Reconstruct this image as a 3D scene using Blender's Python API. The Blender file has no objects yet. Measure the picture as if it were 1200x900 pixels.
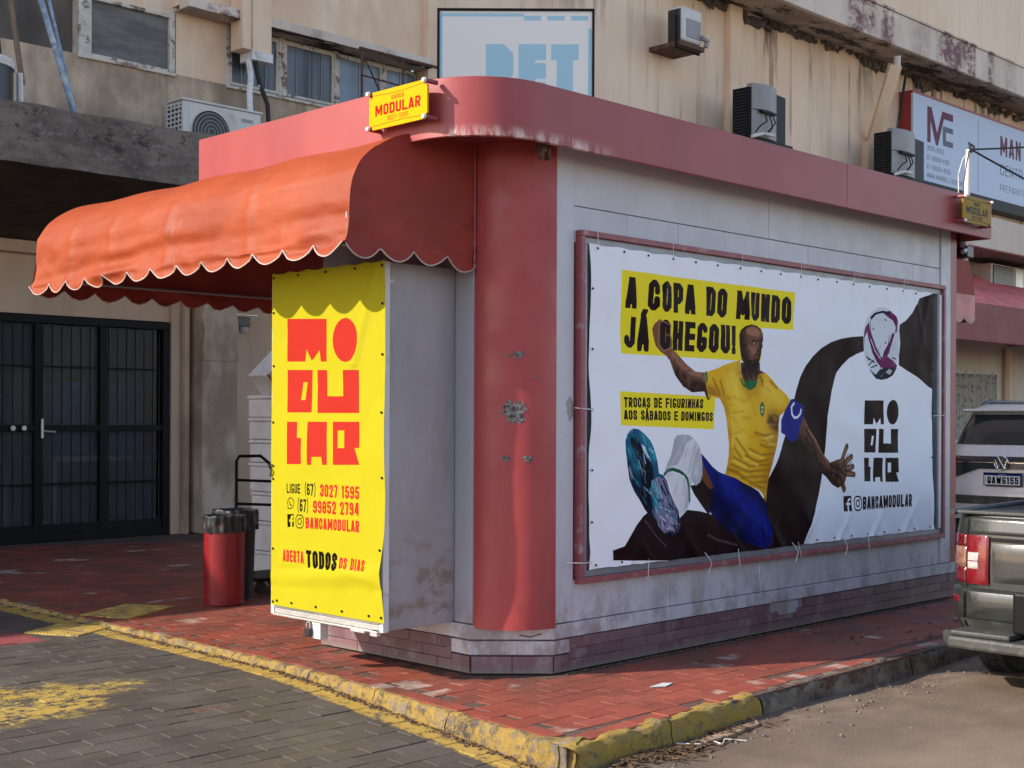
import bpy, bmesh, math, random
import numpy as np
from mathutils import Vector, Matrix, noise
R = math.radians
rnd = random.Random(7)
SC = bpy.context.scene
COL = SC.collection

# ------------------------------------------------------------------ camera
cam_d = bpy.data.cameras.new('camera')
cam_d.lens = 47.02; cam_d.sensor_width = 36.0
cam_d.shift_y = 0.03324
cam_d.clip_end = 2000
cam = bpy.data.objects.new('camera', cam_d); COL.objects.link(cam)
CAM = Vector((-5.213, -5.149, 1.45))
cam.location = CAM
YAW = R(44.699)
cam.rotation_euler = (Matrix.Rotation(YAW - R(90), 3, 'Z') @ Matrix.Rotation(R(90), 3, 'X') @ Matrix.Rotation(R(0.216), 3, 'Z')).to_euler()
SC.camera = cam

# ------------------------------------------------------------------ sky, sun, exposure
SUN_EL, SUN_AZ = 30.5, 28.0          # light travels towards +X and slightly towards -Y
W = bpy.data.worlds.new('World'); SC.world = W; W.use_nodes = True
nt = W.node_tree; nt.nodes.clear()
sky = nt.nodes.new('ShaderNodeTexSky'); sky.sky_type = 'NISHITA'; sky.sun_disc = False
sky.sun_elevation = R(SUN_EL); sky.sun_rotation = R(-(90 - SUN_AZ))
sky.dust_density = 0.6; sky.air_density = 1.0; sky.ozone_density = 1.0
bg = nt.nodes.new('ShaderNodeBackground'); bg.inputs[1].default_value = 0.12
ow = nt.nodes.new('ShaderNodeOutputWorld')
tint = nt.nodes.new('ShaderNodeMix'); tint.data_type = 'RGBA'; tint.blend_type = 'MULTIPLY'; tint.inputs[0].default_value = 1; tint.inputs[7].default_value = (1.10, .99, .97, 1)
nt.links.new(sky.outputs[0], tint.inputs[6]); nt.links.new(tint.outputs[2], bg.inputs[0]); nt.links.new(bg.outputs[0], ow.inputs[0])
sun_d = bpy.data.lights.new('sun', 'SUN'); sun_d.energy = 3.0; sun_d.angle = R(0.6); sun_d.color = (1.0, 0.91, 0.79)
sun = bpy.data.objects.new('sun', sun_d); COL.objects.link(sun)
_d = Vector((math.cos(R(SUN_EL)) * math.cos(R(SUN_AZ)), -math.cos(R(SUN_EL)) * math.sin(R(SUN_AZ)), -math.sin(R(SUN_EL))))
sun.rotation_euler = _d.to_track_quat('-Z', 'Y').to_euler(); sun.location = (-20, 5, 20)
SC.view_settings.view_transform = 'Standard'; SC.view_settings.look = 'None'
SC.view_settings.exposure = 1.2; SC.view_settings.gamma = 1

# ------------------------------------------------------------------ object helpers
ORG = {}
def tag(o, label=None, cat=None, group=None, kind=None):
    for k, v in (('label', label), ('category', cat), ('group', group), ('kind', kind)):
        if v: o[k] = v
    return o
def thing(name, label, cat, loc=(0, 0, 0), group=None):
    o = bpy.data.objects.new(name, None); COL.objects.link(o)
    o.location = loc; ORG[o.name] = Vector(loc); o.empty_display_size = .1
    return tag(o, label, cat, group)
def copy_tree(o, parent=None, loc=None):
    c = o.copy(); COL.objects.link(c); c.parent = parent
    if loc is not None: c.location = loc; ORG[c.name] = Vector(loc)
    else: ORG[c.name] = ORG.get(o.name, Vector((0, 0, 0)))
    for ch in list(o.children): copy_tree(ch, c)
    return c
class MB:
    def __init__(s): s.v = []; s.f = []
    def add(s, vs, fs):
        n = len(s.v); s.v += [tuple(p) for p in vs]; s.f += [tuple(i + n for i in f) for f in fs]; return s
    def box(s, x0, x1, y0, y1, z0, z1):
        return s.add([(x0,y0,z0),(x1,y0,z0),(x1,y1,z0),(x0,y1,z0),(x0,y0,z1),(x1,y0,z1),(x1,y1,z1),(x0,y1,z1)],
                     [(3,2,1,0),(4,5,6,7),(0,1,5,4),(1,2,6,5),(2,3,7,6),(3,0,4,7)])
    def obox(s, c, size, m=None, jit=0):
        a, b, d = (q / 2 for q in size); m = m or Matrix.Identity(3); c = Vector(c)
        vs = [c + m @ Vector((x * a + rnd.uniform(-jit, jit), y * b + rnd.uniform(-jit, jit), z * d + rnd.uniform(-jit, jit))) for z in (-1, 1) for x, y in ((-1,-1),(1,-1),(1,1),(-1,1))]
        return s.add(vs, [(3,2,1,0),(4,5,6,7),(0,1,5,4),(1,2,6,5),(2,3,7,6),(3,0,4,7)])
    def prism(s, pts, axis, lo, hi):
        n = len(pts)
        def P(p, h): return {'z': (p[0], p[1], h), 'y': (p[0], h, p[1]), 'x': (h, p[0], p[1])}[axis]
        return s.add([P(p, lo) for p in pts] + [P(p, hi) for p in pts],
                     [tuple(range(n))[::-1], tuple(range(n, 2 * n))] + [(i, (i + 1) % n, n + (i + 1) % n, n + i) for i in range(n)])
    def tube(s, pts, r, seg=8, cap=True):
        pts = [Vector(p) for p in pts]; rr = r if isinstance(r, (list, tuple)) else [r] * len(pts)
        n0 = len(s.v); up = None
        for i, p in enumerate(pts):
            t = (pts[min(i + 1, len(pts) - 1)] - pts[max(i - 1, 0)]).normalized()
            if up is None: up = Vector((0, 0, 1)) if abs(t.z) < .9 else Vector((1, 0, 0))
            a = t.cross(up).normalized(); b = a.cross(t).normalized(); up = b
            for k in range(seg):
                an = 2 * math.pi * k / seg; s.v.append(tuple(p + (a * math.cos(an) + b * math.sin(an)) * rr[i]))
        for i in range(len(pts) - 1):
            for k in range(seg):
                q = n0 + i * seg; s.f.append((q + k, q + (k + 1) % seg, q + seg + (k + 1) % seg, q + seg + k))
        if cap:
            s.f.append(tuple(n0 + k for k in range(seg))); e = n0 + (len(pts) - 1) * seg
            s.f.append(tuple(e + k for k in range(seg))[::-1])
        return s
    def lathe(s, prof, c=(0, 0, 0), axis='z', seg=24, a0=0, a1=2 * math.pi):
        n0 = len(s.v); full = abs(a1 - a0 - 2 * math.pi) < 1e-6; m = seg if full else seg + 1
        for (r, h) in prof:
            for k in range(m):
                an = a0 + (a1 - a0) * k / seg; x, y = r * math.cos(an), r * math.sin(an)
                p = {'z': (x, y, h), 'y': (x, h, y), 'x': (h, x, y)}[axis]
                s.v.append((p[0] + c[0], p[1] + c[1], p[2] + c[2]))
        for i in range(len(prof) - 1):
            for k in range(seg):
                k2 = (k + 1) % m; q = n0 + i * m
                s.f.append((q + k, q + k2, q + m + k2, q + m + k))
        return s
    def grid(s, fn, nu, nv):
        n0 = len(s.v)
        for i in range(nu + 1):
            for j in range(nv + 1): s.v.append(tuple(fn(i / nu, j / nv)))
        for i in range(nu):
            for j in range(nv):
                a = n0 + i * (nv + 1) + j; s.f.append((a, a + nv + 1, a + nv + 2, a + 1))
        return s
    def build(s, name, mat, parent=None, bevel=0, smooth=False, solid=0, uv=None, kind=None, fixn=True, ang=35):
        org = ORG.get(parent.name, Vector((0, 0, 0))) if parent else Vector((0, 0, 0))
        me = bpy.data.meshes.new(name)
        me.from_pydata([tuple(Vector(p) - org) for p in s.v], [], s.f)
        if fixn:
            b = bmesh.new(); b.from_mesh(me); bmesh.ops.recalc_face_normals(b, faces=b.faces[:]); b.to_mesh(me); b.free()
        if uv:
            ul = me.uv_layers.new(name='UVMap')
            for lp in me.loops: ul.data[lp.index].uv = uv(Vector(me.vertices[lp.vertex_index].co) + org)
        if mat: me.materials.append(mat)
        if smooth:
            me.shade_smooth(); me.set_sharp_from_angle(angle=R(ang))
        me.update()
        o = bpy.data.objects.new(name, me); COL.objects.link(o)
        if parent: o.parent = parent
        ORG[o.name] = org
        if solid:
            md = o.modifiers.new('s', 'SOLIDIFY'); md.thickness = solid; md.offset = 0
        if bevel:
            md = o.modifiers.new('b', 'BEVEL'); md.width = bevel; md.segments = 2; md.limit_method = 'ANGLE'; md.angle_limit = R(40); md.harden_normals = False
        if kind: o['kind'] = kind
        return o
def struct(name, mb, mat, **k): return mb.build(name, mat, kind='structure', **k)

# ------------------------------------------------------------------ materials
class NB:
    def __init__(s, name):
        s.m = bpy.data.materials.new(name); s.m.use_nodes = True; s.t = s.m.node_tree
        s.p = s.t.nodes['Principled BSDF']
        g = s.t.nodes.new('ShaderNodeNewGeometry'); s.pos = g.outputs['Position']; s.isl = g.outputs['Random Per Island']
        s.cache = {}
    def n(s, ty, **k):
        x = s.t.nodes.new(ty)
        for a, b in k.items(): setattr(x, a, b)
        return x
    def L(s, a, b): s.t.links.new(a, b)
    def noise(s, scale, stretch=(1, 1, 1), detail=4, rough=.6, off=(0, 0, 0)):
        mp = s.n('ShaderNodeMapping'); s.L(s.pos, mp.inputs[0]); mp.inputs['Scale'].default_value = stretch; mp.inputs['Location'].default_value = off
        x = s.n('ShaderNodeTexNoise'); s.L(mp.outputs[0], x.inputs['Vector']); x.inputs['Scale'].default_value = scale
        x.inputs['Detail'].default_value = detail; x.inputs['Roughness'].default_value = rough
        return x.outputs['Fac']
    def ramp(s, fac, a, b, va=0., vb=1.):
        x = s.n('ShaderNodeMapRange'); s.L(fac, x.inputs[0]); x.interpolation_type = 'SMOOTHSTEP'
        for i, v in zip((1, 2, 3, 4), (a, b, va, vb)): x.inputs[i].default_value = v
        return x.outputs[0]
    def math(s, op, a, b=0.):
        x = s.n('ShaderNodeMath'); x.operation = op
        for i, v in ((0, a), (1, b)):
            if isinstance(v, (int, float)): x.inputs[i].default_value = v
            else: s.L(v, x.inputs[i])
        return x.outputs[0]
    def axis(s, i):
        if 'xyz' not in s.cache:
            x = s.n('ShaderNodeSeparateXYZ'); s.L(s.pos, x.inputs[0]); s.cache['xyz'] = x
        return s.cache['xyz'].outputs[i]
    def mix(s, fac, a, b, mode='MIX'):
        x = s.n('ShaderNodeMix'); x.data_type = 'RGBA'; x.blend_type = mode
        for i, v in ((0, fac), (6, a), (7, b)):
            if isinstance(v, (int, float)): x.inputs[i].default_value = v
            elif isinstance(v, tuple): x.inputs[i].default_value = (*v[:3], 1)
            else: s.L(v, x.inputs[i])
        return x.outputs[2]
    def fin(s, color, rough=.6, metal=0., spec=.5, bump=None, bstr=.3, bdist=.01, coat=0):
        p = s.p
        if isinstance(color, tuple): p.inputs['Base Color'].default_value = (*color, 1)
        else: s.L(color, p.inputs['Base Color'])
        if isinstance(rough, (int, float)): p.inputs['Roughness'].default_value = rough
        else: s.L(rough, p.inputs['Roughness'])
        p.inputs['Metallic'].default_value = metal; p.inputs['Specular IOR Level'].default_value = spec
        if coat: p.inputs['Coat Weight'].default_value = coat; p.inputs['Coat Roughness'].default_value = .05
        if bump is not None:
            b = s.n('ShaderNodeBump'); b.inputs['Strength'].default_value = bstr; b.inputs['Distance'].default_value = bdist
            s.L(bump, b.inputs['Height']); s.L(b.outputs[0], p.inputs['Normal'])
        return s.m
def simple(name, c, rough=.6, metal=0., var=.18, scale=6, bstr=.15, dirt=None, dscale=3, stretch=(1, 1, 1), dlo=.5, dhi=.7, coat=0, spec=.5, fine=60):
    b = NB(name); n = b.noise(scale, stretch)
    lo = tuple(q * (1 - var) for q in c); hi = tuple(min(1, q * (1 + var)) for q in c)
    col = b.mix(b.ramp(n, .3, .7), lo, hi)
    if dirt is not None: col = b.mix(b.ramp(b.noise(dscale, stretch, 6, .7, (3, 7, 1)), dlo, dhi), col, dirt)
    fn = b.noise(fine, (1, 1, 1), 3)
    return b.fin(col, b.ramp(fn, .2, .8, max(0, rough - .08), min(1, rough + .08)), metal, spec, fn, bstr, .004, coat)

M = {}
M['pink'] = simple('pink_paint', (.28, .05, .056), .42, var=.07, scale=2.5, dirt=(.36, .10, .10), dscale=1.6, dlo=.55, dhi=.85, bstr=.08)
b = NB('pink_fascia_paint')
c = b.mix(b.ramp(b.noise(1.3, (1, 1, .5)), .3, .7), (.28, .042, .045), (.33, .055, .056))
c = b.mix(b.ramp(b.noise(9, (1, 1, .12), 5, .7), .58, .78, 0, .55), c, (.30, .085, .09))
edge = b.math('MULTIPLY', b.ramp(b.axis(2), 3.0, 2.935), b.ramp(b.noise(9, (1, 1, .3), 6, .75), .40, .60))
edge = b.math('MULTIPLY', edge, b.math('MULTIPLY', b.ramp(b.axis(0), .62, .30), b.ramp(b.axis(1), .12, -.02)))
c = b.mix(edge, c, (.68, .50, .46))
c = b.mix(b.ramp(b.axis(2), 3.225, 3.242, 0, .6), c, (.22, .07, .07))
M['fascia'] = b.fin(c, .45, bump=b.noise(40), bstr=.12, bdist=.004)
b = NB('pink_column_paint')
c = b.mix(b.ramp(b.noise(2.2, (1, 1, .6)), .3, .7), (.33, .042, .044), (.39, .056, .054))
st = b.math('MULTIPLY', b.ramp(b.axis(2), .55, .30), b.ramp(b.noise(8, (1, 1, .6), 6, .75), .47, .62))
st = b.math('MULTIPLY', st, b.ramp(b.axis(0), .08, .16))
c = b.mix(st, c, (.14, .06, .06))
c = b.mix(b.ramp(b.noise(30, (1, 1, 1), 2), .74, .78), c, (.25, .08, .08))
M['column'] = b.fin(b.mix(b.ramp(b.noise(7, (1, 1, .08), 5, .7), .55, .75, 0, .4), c, (.22, .04, .045)), b.ramp(b.noise(5), .3, .7, .35, .55), bump=b.noise(6, (1, 1, 1), 6, .6), bstr=.25, bdist=.012)
def panel_mat(name, c0, low):
    b = NB(name)
    c = b.mix(b.ramp(b.noise(1.7, (1, 1, .5)), .3, .7), tuple(q * .92 for q in c0), tuple(q * 1.06 for q in c0))
    c = b.mix(b.ramp(b.noise(14, (1, 1, .07), 4, .7), .60, .85, 0, .35), c, tuple(q * .55 for q in c0))
    d = b.math('MULTIPLY', b.ramp(b.axis(2), low, .1), b.ramp(b.noise(5, (1, 1, .6), 6, .75), .42, .62))
    c = b.mix(b.math('MULTIPLY', d, .7), c, (.20, .14, .12))
    c = b.mix(b.ramp(b.noise(70, (1, 1, 1), 2), .74, .77), c, (.12, .10, .10))
    return b.fin(c, b.ramp(b.noise(7), .3, .7, .38, .55), bump=b.noise(3), bstr=.12, bdist=.02)
M['panel'] = panel_mat('pale_painted_sheet', (.52, .51, .545), .75)
M['panel_dk'] = panel_mat('grey_painted_sheet', (.38, .37, .395), .5)
b = NB('cabinet_sheet')
c = b.mix(b.ramp(b.noise(2.5, (1, 1, .4)), .3, .7), (.28, .255, .26), (.37, .34, .35))
c = b.mix(b.ramp(b.noise(7, (1, 1, .25), 5, .7), .55, .8, 0, .5), c, (.22, .18, .17))
d = b.math('MULTIPLY', b.ramp(b.axis(2), 1.0, .45), b.ramp(b.noise(4.5, (1, 1, 1.6), 6, .7, (2, 0, 3)), .47, .64))
c = b.mix(b.math('MULTIPLY', d, .8), c, (.20, .135, .08))
c = b.mix(b.math('MULTIPLY', b.ramp(b.noise(6, (1, 1, 1), 3, .5, (1, 5, 0)), .66, .74), b.ramp(b.axis(2), 1.9, 2.05)), c, (.62, .60, .62))
M['cabinet'] = b.fin(c, .5, bump=b.noise(3), bstr=.15, bdist=.02)
M['alu'] = simple('aluminium', (.55, .54, .52), .4, .6, .1, 5, dirt=(.25, .2, .17), dscale=9, dlo=.6, dhi=.8)
M['white_frame'] = simple('white_painted_metal', (.66, .65, .63), .45, 0, .06, 5, dirt=(.35, .3, .26), dscale=11, dlo=.6, dhi=.75)
M['pink_rail'] = simple('pink_rail_paint', (.27, .07, .08), .5, 0, .1, 8, dirt=(.36, .27, .26), dscale=12, dlo=.54, dhi=.72)
M['steel_grey'] = simple('grey_steel', (.25, .25, .27), .45, .4, .1)
M['black'] = simple('black_paint', (.006, .006, .007), .5, var=.2, spec=.15)
M['rubber'] = simple('black_rubber', (.022, .022, .024), .75, var=.3, scale=20)
M['dark_void'] = simple('dark_interior', (.03, .027, .026), .9)
M['plastic_black'] = simple('black_plastic', (.02, .02, .022), .35, var=.1, bstr=.1)
M['string'] = simple('white_string', (.7, .7, .68), .7)
b = NB('awning_canvas')
c = b.mix(b.ramp(b.noise(1.8), .3, .7), (.26, .038, .006), (.32, .052, .009))
c = b.mix(b.ramp(b.noise(3, (1, .5, 1), 6, .7, (4, 1, 2)), .52, .8, 0, .5), c, (.30, .06, .025))
c = b.mix(b.ramp(b.noise(38, (1, 1, 1), 2), .80, .82), c, (.75, .4, .3))
c = b.mix(b.ramp(b.noise(2.2, (1, .35, 1.2), 7, .75, (6, 2, 2)), .50, .72, 0, .6), c, (.20, .028, .012))
c = b.mix(b.ramp(b.noise(9, (1, 1, .25), 6, .75, (1, 8, 2)), .60, .74, 0, .3), c, (.45, .22, .14))
M['awning'] = b.fin(c, .62, bump=b.noise(5, (1, .35, 1), 5, .6), bstr=.35, bdist=.03, spec=.35)
b = NB('awning_shaded_end_canvas')  # same canvas as the front; shade on the ends put into its colour
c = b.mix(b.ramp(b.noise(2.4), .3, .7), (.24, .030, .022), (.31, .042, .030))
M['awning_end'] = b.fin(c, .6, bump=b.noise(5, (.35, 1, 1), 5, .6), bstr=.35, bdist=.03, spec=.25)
M['trim'] = simple('white_piping', (.50, .38, .33), .6)
def brick_mat(name, base, alts, rough=.6):
    b = NB(name)
    oi = b.n('ShaderNodeObjectInfo'); r = b.math('FRACT', b.math('ADD', oi.outputs['Random'], b.isl))
    r2 = b.math('FRACT', b.math('MULTIPLY', r, 7.31))
    return b, r, r2
b, r, r2 = brick_mat('painted_plinth_brick', None, None)
c = b.mix(r, (.13, .062, .075), (.18, .10, .112))
c = b.mix(b.ramp(b.noise(6, (1, 1, 1), 7, .8), .50, .66, 0, .75), c, (.24, .20, .21))
c = b.mix(b.ramp(b.axis(2), .05, 0, 0, .7), c, (.20, .19, .16))
M['plinth'] = b.fin(c, .5, bump=b.noise(30), bstr=.3, bdist=.004)
# paved surfaces
def kerb_x_node(b):
    x = b.n('ShaderNodeMapRange'); b.L(b.axis(1), x.inputs[0])
    for i, v in zip((1, 2, 3, 4), (-1.1, 1.3, -.85, -.575)): x.inputs[i].default_value = v
    return x.outputs[0]
b, r, r2 = brick_mat('red_paint_paver', None, None)
c = b.mix(r, (.26, .055, .030), (.31, .072, .040))
c = b.mix(b.ramp(b.noise(1.1, (1, 1, 1), 6, .7), .42, .72, 0, .85), c, (.15, .048, .030))
c = b.mix(b.ramp(b.noise(4, (.5, 1.6, 1), 6, .75, (2, 2, 0)), .56, .76, 0, .5), c, (.34, .15, .11))
c = b.mix(b.math('MULTIPLY', b.ramp(r2, .9, .91), b.ramp(b.noise(2), .5, .6)), c, (.42, .30, .24))
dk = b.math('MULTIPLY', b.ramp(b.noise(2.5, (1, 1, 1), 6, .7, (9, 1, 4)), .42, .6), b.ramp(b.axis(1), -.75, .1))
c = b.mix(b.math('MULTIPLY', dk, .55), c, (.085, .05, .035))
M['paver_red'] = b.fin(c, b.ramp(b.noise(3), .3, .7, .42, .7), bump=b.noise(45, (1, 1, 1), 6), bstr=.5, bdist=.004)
b, r, r2 = brick_mat('grey_paver', None, None)
c = b.mix(r, (.072, .060, .049), (.098, .081, .067))
c = b.mix(b.ramp(b.noise(1.3, (1, 1, 1), 6, .7), .4, .7, 0, .8), c, (.055, .047, .039))
c = b.mix(b.ramp(b.noise(9, (1, 1, 1), 6, .75), .6, .8, 0, .5), c, (.15, .125, .10))
dx = b.math('SUBTRACT', b.axis(0), kerb_x_node(b))
wear = b.noise(10, (1, 1, 1), 8, .85)
band = b.math('MULTIPLY', b.ramp(b.math('ADD', dx, b.math('MULTIPLY', b.math('SUBTRACT', wear, .5), .22)), -.195, -.185), b.ramp(wear, .60, .52))
c = b.mix(b.math('MULTIPLY', band, .9), c, (.44, .29, .055))
ex = b.math('MULTIPLY', b.math('ADD', b.axis(0), 2.3), 1.15); ey = b.math('MULTIPLY', b.math('ADD', b.axis(1), -1.5), 2.0)
dd = b.math('ADD', b.math('MULTIPLY', ex, ex), b.math('MULTIPLY', ey, ey))
patch = b.math('MULTIPLY', b.ramp(b.math('ADD', dd, b.math('MULTIPLY', b.noise(2.6, (1, 1, 1), 4, .7), 3.2)), 2.7, 2.1), b.ramp(wear, .545, .475))
c = b.mix(patch, c, (.42, .29, .06))
rx = b.math('MULTIPLY', b.ramp(b.axis(0), -1.12, -1.13), b.math('MULTIPLY', b.ramp(b.axis(1), 3.17, 3.18), b.ramp(b.axis(1), 3.62, 3.61)))
c = b.mix(rx, c, (.26, .06, .06))
M['paver_grey'] = b.fin(c, b.ramp(b.noise(3), .3, .7, .5, .8), bump=b.noise(40, (1, 1, 1), 6), bstr=.6, bdist=.005)
M['joint'] = simple('joint_sand', (.10, .055, .04), .9, var=.4, scale=30, bstr=.8)
M['tactile'] = simple('yellow_tactile_tile', (.52, .36, .08), .7, var=.2, scale=12, dirt=(.20, .15, .09), dscale=9, dlo=.45, dhi=.65)
def kerb_mat(name, paint):
    b = NB(name)
    c = b.mix(b.ramp(b.noise(6, (1, 1, 1), 6, .75), .35, .65), (.07, .052, .04), (.30, .25, .19))
    c = b.mix(b.ramp(b.noise(3, (1, 1, 1), 5, .7, (5, 0, 0)), .5, .7, 0, .7), c, (.07, .06, .05))
    if paint == 'yellow': c = b.mix(b.ramp(b.noise(11, (1, 1, 1), 8, .9), .56, .47), c, (.44, .285, .06))
    if paint == 'moss': c = b.mix(b.ramp(b.noise(9, (1, 1, 1), 8, .9), .60, .50), c, (.46, .30, .05))
    return b.fin(c, .85, bump=b.noise(22, (1, 1, 1), 9, .8), bstr=1, bdist=.03)
M['kerb_yellow'] = kerb_mat('yellow_kerb', 'yellow'); M['kerb_moss'] = kerb_mat('worn_yellow_kerb', 'moss'); M['kerb_bare'] = kerb_mat('bare_kerb', '')
b = NB('road_dirt_asphalt')
c = b.mix(b.ramp(b.noise(.9, (.5, 1, 1), 6, .65), .38, .62), (.15, .108, .075), (.23, .17, .12))
c = b.mix(b.ramp(b.noise(14, (1, 1, 1), 7, .8), .45, .7, 0, .5), c, (.19, .145, .105))
gut = b.math('MULTIPLY', b.ramp(b.axis(1), -1.65, -1.25), b.ramp(b.noise(3.5, (.6, 1, 1), 6, .75), .40, .58))
c = b.mix(b.math('MULTIPLY', gut, .75), c, (.10, .065, .045))
c = b.mix(b.ramp(b.noise(120, (1, 1, 1), 3), .66, .72, 0, .7), c, (.42, .36, .30))
c = b.mix(b.ramp(b.noise(90, (1, 1, 1), 3, .6, (3, 3, 3)), .66, .72, 0, .7), c, (.06, .05, .045))
M['road'] = b.fin(c, b.ramp(b.noise(2), .3, .7, .55, .85), bump=b.noise(55, (1, 1, 1), 8, .75), bstr=.7, bdist=.008)
# walls
def wall_mat(name, ca, cb, stain, amt, sc=.5, low=None, bs=.25):
    b = NB(name)
    c = b.mix(b.ramp(b.noise(sc, (1, 1, .6), 6, .65), .35, .65), ca, cb)
    c = b.mix(b.ramp(b.noise(2.2, (1, 1, .07), 5, .65), .55, .8, 0, amt), c, stain)
    c = b.mix(b.ramp(b.noise(5.5, (1, 1, .05), 3, .6, (3, 1, 0)), .5, .8, 0, amt * .6), c, tuple(q * .6 for q in ca))
    if low: c = b.mix(b.math('MULTIPLY', b.ramp(b.axis(2), *low[0]), b.ramp(b.noise(1.2, (1, 1, .5), 6, .7, (5, 2, 2)), .35, .6)), c, low[1])
    return b.fin(c, .85, bump=b.noise(10, (1, 1, 1), 8, .7), bstr=bs, bdist=.02)
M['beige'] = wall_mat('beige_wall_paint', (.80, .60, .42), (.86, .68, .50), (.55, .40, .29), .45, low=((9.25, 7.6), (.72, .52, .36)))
b = NB('stained_beige_wall')
c = b.mix(b.ramp(b.noise(.5, (1, 1, .6), 6, .65), .35, .65), (.80, .59, .42), (.87, .68, .50))
c = b.mix(b.ramp(b.noise(2.4, (1, 1, .07), 5, .65), .5, .8, 0, .5), c, (.36, .25, .18))
drip = b.math('MULTIPLY', b.ramp(b.noise(1.3, (1, 1, .16), 4, .75, (1.5, 0, 0)), .52, .60), b.ramp(b.noise(.8, (1, 0, 0), 3, .6), .40, .55))
drip = b.math('MULTIPLY', drip, b.ramp(b.axis(2), 7.7, 9.0))
c = b.mix(b.math('MULTIPLY', drip, .9), c, (.10, .07, .06))
c = b.mix(b.math('MULTIPLY', b.ramp(b.noise(3.2, (1, 1, .03), 3, .6, (4, 0, 0)), .56, .66), b.ramp(b.noise(.6, (1, 1, 1), 3), .4, .6)), c, (.42, .28, .20))
M['beige_stain'] = b.fin(c, .85, bump=b.noise(10, (1, 1, 1), 8, .7), bstr=.2, bdist=.02)
M['cream'] = wall_mat('cream_wall_paint', (.60, .50, .40), (.68, .58, .47), (.40, .32, .25), .4)
M['grime'] = wall_mat('grimy_render', (.30, .225, .16), (.62, .47, .33), (.07, .055, .045), .9, 1.3)
M['dark_recess'] = wall_mat('recess_shade_mould_render', (.08, .065, .055), (.15, .12, .095), (.05, .04, .035), .7, 1.5)  # shade of the wall recess put into the colour; also colours the mould crust
M['under_wall'] = wall_mat('beige_brown_render', (.52, .37, .26), (.60, .44, .32), (.34, .23, .16), .5, .9)  # brownish beige of the wall under the canopy
M['pillar'] = wall_mat('peeling_pillar_plaster', (.30, .22, .16), (.58, .46, .36), (.14, .10, .08), .9, 1.8, bs=.6)
b = NB('weathered_concrete')
c = b.mix(b.ramp(b.noise(2.2, (.6, 1, 1.3), 8, .75), .36, .64), (.15, .125, .10), (.40, .34, .28))
c = b.mix(b.ramp(b.noise(5, (1, 1, 1.7), 9, .85, (2, 2, 2)), .54, .58, 0, .8), c, (.44, .39, .33))
c = b.mix(b.ramp(b.noise(3, (1, 1, 1.4), 8, .8, (7, 2, 2)), .55, .60, 0, .8), c, (.05, .042, .036))
c = b.mix(b.ramp(b.axis(2), 4.36, 4.41, 0, .55), c, (.34, .29, .25))
M['concrete'] = b.fin(c, .9, bump=b.noise(7, (1, 1, 1.5), 10, .8), bstr=1, bdist=.12)
M['soffit_dark'] = wall_mat('dark_canopy_soffit', (.035, .028, .024), (.075, .06, .05), (.14, .12, .10), .5, 2)  # near-black canopy underside with paler patches
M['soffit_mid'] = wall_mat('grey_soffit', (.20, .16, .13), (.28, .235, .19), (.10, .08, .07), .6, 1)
b = NB('peeling_ledge_paint')
c = b.mix(b.ramp(b.noise(.7, (1, 1, 1), 3), .4, .6), (.62, .52, .43), (.72, .62, .52))
c = b.mix(b.math('MULTIPLY', b.ramp(b.noise(.55, (1, 0, 0), 2, .5, (2.2, 0, 0)), .48, .54), b.ramp(b.noise(3, (1, 1, 1.4), 7, .8), .40, .55)), c, (.20, .10, .10))
c = b.mix(b.ramp(b.noise(4, (1, 1, .1), 5, .7), .55, .8, 0, .5), c, (.26, .18, .15))
M['ledge'] = b.fin(c, .85, bump=b.noise(10), bstr=.3, bdist=.02)
b = NB('mouldy_soffit')
c = b.mix(b.ramp(b.noise(.9, (1, 1, 1), 6, .7), .35, .65), (.34, .26, .20), (.50, .40, .31))
c = b.mix(b.ramp(b.noise(1.2, (.5, 1.5, 1), 7, .8, (1, 1, 1)), .50, .58), c, (.045, .035, .032))
M['mould'] = b.fin(c, .9, bump=b.noise(12), bstr=.4, bdist=.02)
M['old_white'] = simple('flaking_white_paint', (.60, .55, .47), .7, 0, .1, 8, dirt=(.18, .13, .10), dscale=7, dlo=.52, dhi=.62, bstr=.5)
b = NB('cement_board')
c = b.mix(b.ramp(b.noise(3, (.4, 1, 2), 6, .7), .35, .65), (.12, .115, .11), (.20, .19, .18))
c = b.mix(b.ramp(b.noise(3.2, (1, 1, 1), 2), .70, .74), c, (.03, .025, .022))
M['cement_board'] = b.fin(c, .85, bump=b.noise(14), bstr=.4)
b = NB('dusty_glass')
c = b.mix(b.ramp(b.noise(5, (1, 1, .06), 3, .6), .35, .7), (.04, .05, .06), (.15, .175, .20))
M['dusty_glass'] = b.fin(c, .3, spec=.5)
M['blue_glass'] = simple('bluish_glass', (.20, .25, .31), .2, 0, .2, 3, stretch=(1, 1, .1))  # bluish pane colour with upright streaks
M['awn_red'] = simple('shaded_red_canvas', (.22, .025, .032), .6, 0, .15, 2, dirt=(.16, .02, .026), dscale=3)  # shade on the hanging valance painted in as a darker red
M['awn_top'] = simple('sunlit_red_canvas', (.78, .20, .20), .55, 0, .12, 2, dirt=(.50, .15, .14), dscale=2)  # sunlight on the sloping top painted in as a paler red
M['bin_red'] = simple('red_enamel', (.20, .008, .012), .32, 0, .15, 4, dirt=(.55, .3, .25), dscale=22, dlo=.70, dhi=.74, bstr=.1)
M['bag'] = simple('black_plastic_bag', (.012, .012, .014), .48, 0, .2, 10, bstr=.8, fine=18)
M['foam'] = simple('white_foam', (.52, .51, .50), .7, 0, .06, 4, dirt=(.42, .40, .38), dscale=4)
M['card'] = simple('brown_card_edge', (.30, .14, .09), .8)
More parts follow.
